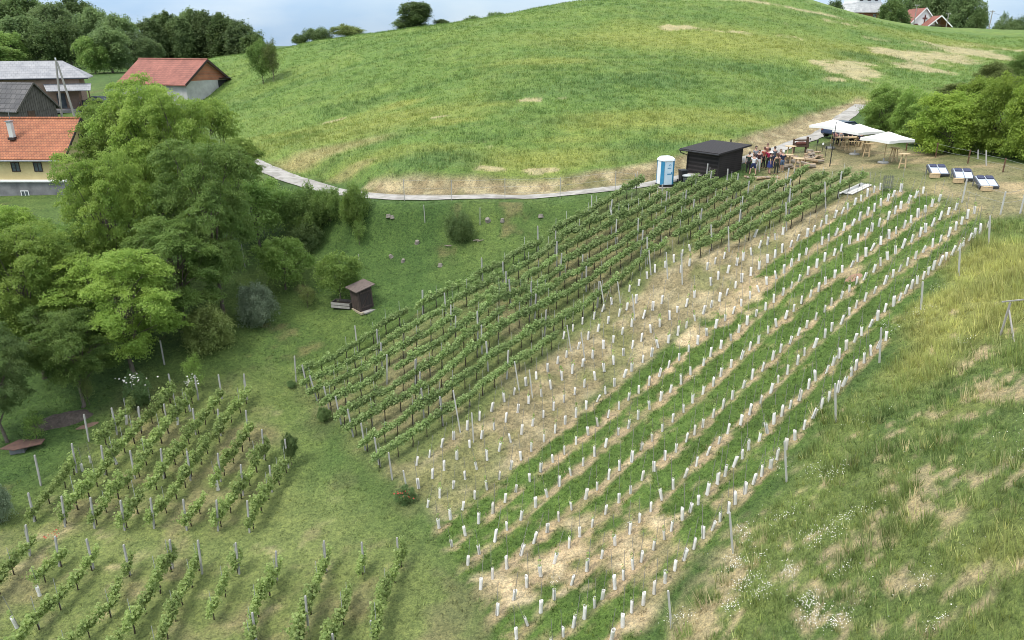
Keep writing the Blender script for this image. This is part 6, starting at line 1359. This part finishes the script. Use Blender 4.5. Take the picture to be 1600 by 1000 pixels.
# ------------------------------------------------------------------ flowers
WF = mat('white_petal', (.80, .79, .75), (.62, .58, .50), 2.5, .7); PF = mat('pink_petal', (.74, .55, .47), (.8, .72, .66), 3, .7); RF = mat('red_petal', (.40, .05, .035), None, 3, .7)
def flower_mesh(pts, r_, m_, name):
    n = len(pts); rngf = np.random.default_rng(n); k = 6; a = np.arange(k) * 2 * np.pi / k
    nr = np.stack([rngf.normal(0, .35, n), rngf.normal(-.25, .35, n), np.ones(n)], 1); nr /= np.linalg.norm(nr, axis=1)[:, None]
    u = np.cross(nr, np.array([[0, 1, .01]])); u /= np.linalg.norm(u, axis=1)[:, None]; w_ = np.cross(nr, u); rad = r_ * rngf.uniform(.6, 1.25, n)
    v = pts[:, None] + rad[:, None, None] * (np.cos(a)[None, :, None] * u[:, None] + np.sin(a)[None, :, None] * w_[:, None]); return mesh_np(name, v.reshape(-1, 3), np.arange(n * k).reshape(-1, k), m_)
DAISY = [(1150,888,14,6,70),(1140,880,8,6,30),(1165,915,18,10,130),(1188,930,16,8,90),(1232,899,8,10,80),(1262,945,13,10,130),(1270,970,14,14,150),(1305,978,16,9,110),(1276,843,18,10,110),(1228,810,22,6,70),(1320,815,26,7,90),(1270,740,10,8,50),(1300,745,16,8,60),(1160,842,8,6,30),(1158,832,8,4,26),(1145,955,10,7,50),(1135,952,6,4,20),(1065,970,14,8,50),(1046,978,4,3,16),(1440,915,14,10,40),(1460,980,12,6,40),(1315,895,10,6,36),(1300,845,6,5,24),(1225,735,10,8,20),(1436,490,12,4,46),(1455,455,10,2.5,20),(1400,517,10,5,40),(1378,510,5,3,20),(1345,660,20,8,20),(1590,718,5,5,14),(1505,540,8,5,26),(1560,690,40,20,14),(1420,740,40,30,14),(1500,880,60,40,20),(1350,940,40,30,30),(1220,850,60,40,40),(985,828,5,4,26),(865,912,6,4,22),(1085,595,8,4,16),(1190,875,6,4,14)]
for n, (px, py, rx, ry, cnt) in enumerate(DAISY):
    c = P(px, py); s_ = sc(c); ex = rx * s_; ey = max((P(px, py - ry) - c).length, .1); cnt = int(cnt * 1.0)
    x = c.x + rg.normal(0, ex * .72, cnt); y = c.y + rg.normal(0, ey * .72, cnt); z = gz_at(x, y) + rg.uniform(.12, .42, cnt)
    DAISY[n] = np.c_[x, y, z]
tag(obj('daisies', flower_mesh(np.concatenate(DAISY),   .0145, WF, 'daisies')), 'white daisies flowering in clusters over the meadow', 'flowers', kind='stuff')
def blossoms(root_base, rx, z0_, z1_, n, m_, label, r_=.05):
    c = P(*root_base); p = np.c_[c.x + rg.normal(0, rx, n), c.y + rg.normal(-rx * .5, rx * .6, n), c.z + rg.uniform(z0_, z1_, n)]
    tag(obj('blossoms', flower_mesh(p, r_, m_, 'blossoms')), label, 'blossoms', kind='stuff')
blossoms((218,632), .5, 1.6, 2.1, 34, WF, 'white and cream roses on the rose bush above the small vines', .05); blossoms((310,618), .22, .9, 1.5, 22, WF, 'white blossoms on the upright bright bush', .045); blossoms((295,606), .18, .25, .6, 14, WF, 'white blossoms low beside the upright bush', .06)
blossoms((632,784), .32, .4, .75, 26, RF, 'red flowers over the small shrub by the tubes', .04); blossoms((92,848), .25, .3, .7, 12, RF, 'few red flowers by the small vine rows', .04)
# ------------------------------------------------------------------ people
SKIN = mat('skin', (.50, .31, .23), (.44, .26, .19), 6, .6)
def skin_obj(name, parent, chains, m_, sub=1):
    """chains: list of [(point, (rx, ry)), ...]; equal points are shared; grown with the skin modifier into one surface"""
    vs, rad, es, key = [], [], [], {}
    def vid(p, r_):
        k = tuple(round(q, 4) for q in p)
        if k not in key: key[k] = len(vs); vs.append(p); rad.append(r_)
        return key[k]
    for ch in chains:
        ids = [vid(p, r_) for p, r_ in ch]; es += list(zip(ids[:-1], ids[1:]))
    me = bpy.data.meshes.new(name); me.from_pydata(vs, es, []); o = bpy.data.objects.new(name, me); COL.objects.link(o)
    md = o.modifiers.new('skin', 'SKIN'); md.use_smooth_shade = True
    for k, sv in enumerate(me.skin_vertices[0].data): sv.radius = rad[k] if hasattr(rad[k], '__len__') else (rad[k], rad[k]); sv.use_root = (k == 0)
    if sub: s_ = o.modifiers.new('sub', 'SUBSURF'); s_.levels = s_.render_levels = sub
    dg = bpy.context.evaluated_depsgraph_get(); ev = o.evaluated_get(dg); nm = bpy.data.meshes.new_from_object(ev, depsgraph=dg)
    o.modifiers.clear(); o.data = nm; bpy.data.meshes.remove(me); nm.name = name
    nm.materials.clear(); nm.materials.append(m_); nm.polygons.foreach_set('use_smooth', [True] * len(nm.polygons)); o.parent = parent; return o
CLO = {}
def cloth(c):
    k = 'cloth_%d_%d_%d' % tuple(int(q * 200) for q in c)
    return mat(k, c, tuple(q * .72 for q in c), 5, .85)
def person(loc, face, label, top, bottom, legs='trousers', hair=(.06, .04, .03), h=1.74, arms=((.12, .35), (.12, .35)), stance=.11, sit=False, sleeves='short', hat=None, step=0., hair_long=False, bag=None):
    t = thing('person', label, 'person', loc, face, 'people at the gathering'); k = h / 1.74; V3 = lambda x, y, z: (x * k, y * k, z * k)
    hz = .93 if not sit else .50
    pel = V3(0, 0, hz); dz = hz - .93
    spine = [(pel, (.135, .10)), (V3(0, .0, 1.08 + dz), (.125, .095)), (V3(0, 0, 1.25 + dz), (.145, .105)), (V3(0, .01, 1.39 + dz), (.13, .09))]
    neck = [spine[-1], (V3(0, .0, 1.47 + dz), (.055, .055)), (V3(0, -.01, 1.53 + dz), (.055, .06)), (V3(0, -.02, 1.60 + dz), (.072, .085)), (V3(0, -.01, 1.67 + dz), (.075, .092)), (V3(0, 0, 1.725 + dz), (.05, .06))]
    nose = [neck[3], (V3(0, -.115, 1.605 + dz), (.012, .012))]; ears = [[neck[3], (V3(s * .085, 0, 1.61 + dz), (.014, .02))] for s in (-1, 1)]
    chains = [spine + neck[1:], nose] + ears; armc, legc = [], []
    for s, (fw, sp) in zip((-1, 1), arms):       # fw: how far the forearm is lifted forward, sp: spread
        sh = V3(s * .185, .01, 1.38 + dz); el = V3(s * (.215 + sp * .1), -.04 - fw * .12, 1.10 + dz + fw * .06)
        wr = V3(s * (.235 + sp * .08 - fw * .08), -.06 - fw * .30, .86 + dz + fw * .30); pd = (Vector(wr) - Vector(el)).normalized(); pm = tuple(Vector(wr) + pd * .06 * k)
        arm = [spine[-1], (sh, (.058, .058)), (el, (.042, .042)), (wr, (.029, .029)), (pm, (.036, .022))]; chains.append(arm); armc.append(arm[:3])
        sd = Vector((0, 1, 0)).cross(pd); sd = sd.normalized() if sd.length > .1 else Vector((1, 0, 0)); dn = pd.cross(sd)
        for q, ln in ((-1.5, .062), (-.5, .075), (.5, .07), (1.5, .055)):
            b0 = Vector(pm) + sd * q * .017 * k + pd * .03 * k; chains.append([(pm, (.036, .022)), (tuple(b0), (.009, .009)), (tuple(b0 + pd * ln * .5 * k + dn * .008), (.008, .008)), (tuple(b0 + pd * ln * k + dn * .025), (.007, .007))])
        tb = Vector(wr) + pd * .03 * k; chains.append([(pm, (.036, .022)), (tuple(tb - sd * s * .04 * k), (.011, .011)), (tuple(tb - sd * s * .055 * k + pd * .04 * k), (.009, .009))])
    for s in (-1, 1):
        hp = V3(s * .09, 0, hz - .05)
        if sit: kn = V3(s * .12, -.44, .50); an = V3(s * .12, -.46, .09)
        else: kn = V3(s * (stance * .95), -.02 + s * step * .4, .49); an = V3(s * stance * 1.15, .02 + s * step, .09)
        toe = (an[0] * 1.08, an[1] - .15 * k, .035 * k)
        lg = [(pel, (.135, .10)), (hp, (.088, .09)), (kn, (.06, .062)), (an, (.04, .042)), (toe, (.042, .03))]; chains.append(lg); legc.append(lg)
    skin_obj('body', t, chains, SKIN)
    g = lambda ch, a: [(p, tuple(q + a for q in (r_ if hasattr(r_, '__len__') else (r_, r_)))) for p, r_ in ch]
    tc_ = cloth(top)
    sl = []
    for arm in armc:
        a, b, c = arm
        if sleeves == 'long': e = c
        elif sleeves == 'none': continue
        else: e = (tuple(Vector(b[0]).lerp(Vector(c[0]), .6)), (.05, .05))
        sl.append([a, b, e])
    skin_obj('shirt', t, [g(spine, .018)] + [g(q, .016) for q in sl], tc_)
    lc = []
    for lg in legc:
        if legs == 'trousers': lc.append(lg[:4])
        elif legs == 'shorts': lc.append(lg[:2] + [(tuple(Vector(lg[1][0]).lerp(Vector(lg[2][0]), .85)), (.078, .08))])
    if legs in ('skirt', 'dress'):
        mb = MB().lathe([(.15 * k, (hz + .12) * k), (.19 * k, (hz - .05) * k), (.235 * k, .55 * k), (.24 * k, .53 * k)], 18); obj('skirt', mb, t, cloth(bottom), smooth_=True)
    else: skin_obj('trousers' if legs == 'trousers' else 'shorts', t, [g(spine[:2], .014)] + [g(q, .014) for q in lc], cloth(bottom))
    for lg in legc: skin_obj('shoe', t, [g([(tuple(Vector(lg[3][0]) - Vector((0, 0, .03 * k))), (.04, .042)), lg[4]], .008)], BLACK if sum(bottom) < .3 else WHITEP, 1)
    hc = Vector(neck[4][0]); hm = mat('hair_%d' % int(hair[0] * 200), hair, None, 9, .6)
    mb = MB(); n = 12
    for j in range(7):
        ph = math.pi * .5 * j / 6 * 1.25
        for q in range(n):
            a = 2 * math.pi * q / n; back = math.sin(a); r_ = math.sin(ph) * .098 * k
            mb.v.append((hc.x + r_ * math.cos(a), hc.y + .012 + r_ * 1.1 * math.sin(a), hc.z + math.cos(ph) * .105 * k - (.05 * k * max(0, back) * j / 6 + (.16 * k * max(0, back + .3) if hair_long and j == 6 else 0)) + (.03 * k * max(0, -back) * j / 6)))
    for j in range(6):
        for q in range(n): mb.f.append((j * n + q, j * n + (q + 1) % n, (j + 1) * n + (q + 1) % n, (j + 1) * n + q)[::-1])
    obj('hair', mb, t, hm, smooth_=True)
    if hat: obj('hat', MB().lathe([(.20, -.01), (.20, .005), (.11, .02), (.105, .11), (.06, .13)], 18, (hc.x, hc.y, hc.z + .03)), t, cloth(hat), smooth_=True)
    for s in (-1, 1): obj('eye', MB().lathe([(.003, -.008), (.009, 0), (.003, .008)], 8, (s * .032 * k, hc.y - .098 * k, hc.z - .045 * k)), t, BLACK)
    obj('mouth', MB().box((0, -.108 * k, hc.z - .135 * k), (.05 * k, .012, .012)), t, CR)
    if bag: obj('bag', MB().box((.2, .05, .85), (.12, .28, .3)).bar((.16, .05, 1.0), (-.05, .05, 1.42), .03), t, cloth(bag), bevel=.03)
    return t
navy, dark, white, denim = (.02, .03, .09), (.02, .02, .022), (.78, .79, .82), (.10, .15, .24)
PEOPLE = [
 ((1168,271),R(150),'person in dark green top and black trousers against the hut',(.025,.045,.035),dark,dict(hair=(.08,.06,.05))),
 ((1175.5,274),R(160),'person in white T-shirt and navy shorts with legs apart, back turned',white,navy,dict(legs='shorts',stance=.2,arms=((.5,.5),(.9,.2)))),
 ((1178,263),R(20),'tall person in grey shirt behind the white T-shirt',(.30,.31,.33),(.30,.30,.32),dict(hair=(.05,.04,.035),h=1.82)),
 ((1183.5,268),R(-30),'person in dark maroon jacket with pale trousers',(.05,.025,.03),(.55,.55,.55),dict(sleeves='long')),
 ((1191.5,263),R(200),'person in orange-red shirt and black trousers',(.40,.10,.07),dark,dict(hair=(.10,.05,.04),arms=((.8,.3),(.2,.3)))),
 ((1199,265),R(170),'person in crimson shirt with dark hair, back turned',(.33,.02,.07),dark,dict(hair=(.025,.02,.02))),
 ((1201.5,271.5),R(60),'woman with pale cap, dark top and blue skirt, carrying a bag',(.04,.055,.05),(.03,.045,.16),dict(legs='skirt',hat=(.66,.66,.66),bag=(.10,.11,.16),step=.08)),
 ((1207.5,262),R(200),'person in grey-blue shirt at the rear of the group',(.10,.115,.14),(.05,.06,.12),dict(hair=(.05,.04,.035))),
 ((1212,273),R(185),'woman in long dark olive dress with brown hair, back turned',(.035,.04,.028),(.03,.035,.026),dict(legs='trousers',hair=(.10,.06,.04),hair_long=True,sleeves='none')),
 ((1216.5,265),R(30),'person in pink top half hidden between two others',(.50,.30,.27),(.20,.18,.17),dict(hair=(.18,.12,.08),h=1.66)),
 ((1220.5,269),R(190),'person with white hair in navy shirt and denim shorts',(.022,.032,.07),denim,dict(legs='shorts',hair=(.66,.64,.60))),
 ((1196,258),R(10),'person in rust-coloured shirt behind the crimson shirt',(.30,.12,.08),dark,dict(hair=(.14,.08,.06),h=1.78))]
for q, f_, lab, tp, bt, kw in PEOPLE: person(P(*q), f_, lab, tp, bt, **kw)
tb = P(1322, 227); Mz = Matrix.Rotation(R(12), 3, 'Z')
for (x, y), f_, lab, tp, bt, hr in [((-.8, .72), 0, 'seated person in pink shirt at the far side of the long table', (.45, .22, .22), dark, (.07, .04, .03)), ((-.2, .74), 0, 'seated person in grey shirt at the middle of the far bench', (.30, .28, .28), navy, (.05, .04, .03)), ((.75, .72), 0, 'seated person in black at the far bench end', (.025, .025, .03), dark, (.03, .025, .02)), ((.85, -.74), math.pi, 'seated person in dark blue at the near bench', (.03, .035, .07), dark, (.04, .03, .03))]:
    q = tb + Mz @ Vector((x, y, 0)); person(q, f_ + R(12), lab, tp, bt, sit=True, hair=hr, arms=((.9, .1), (.9, .1)))
car(P(1316, 214), R(28), mat('navy_car_paint', (.018, .032, .075), None, 2, .25, spec=.6), 'dark blue car parked on the lane behind the parasols', False)['group'] = 'cars by the terrace'
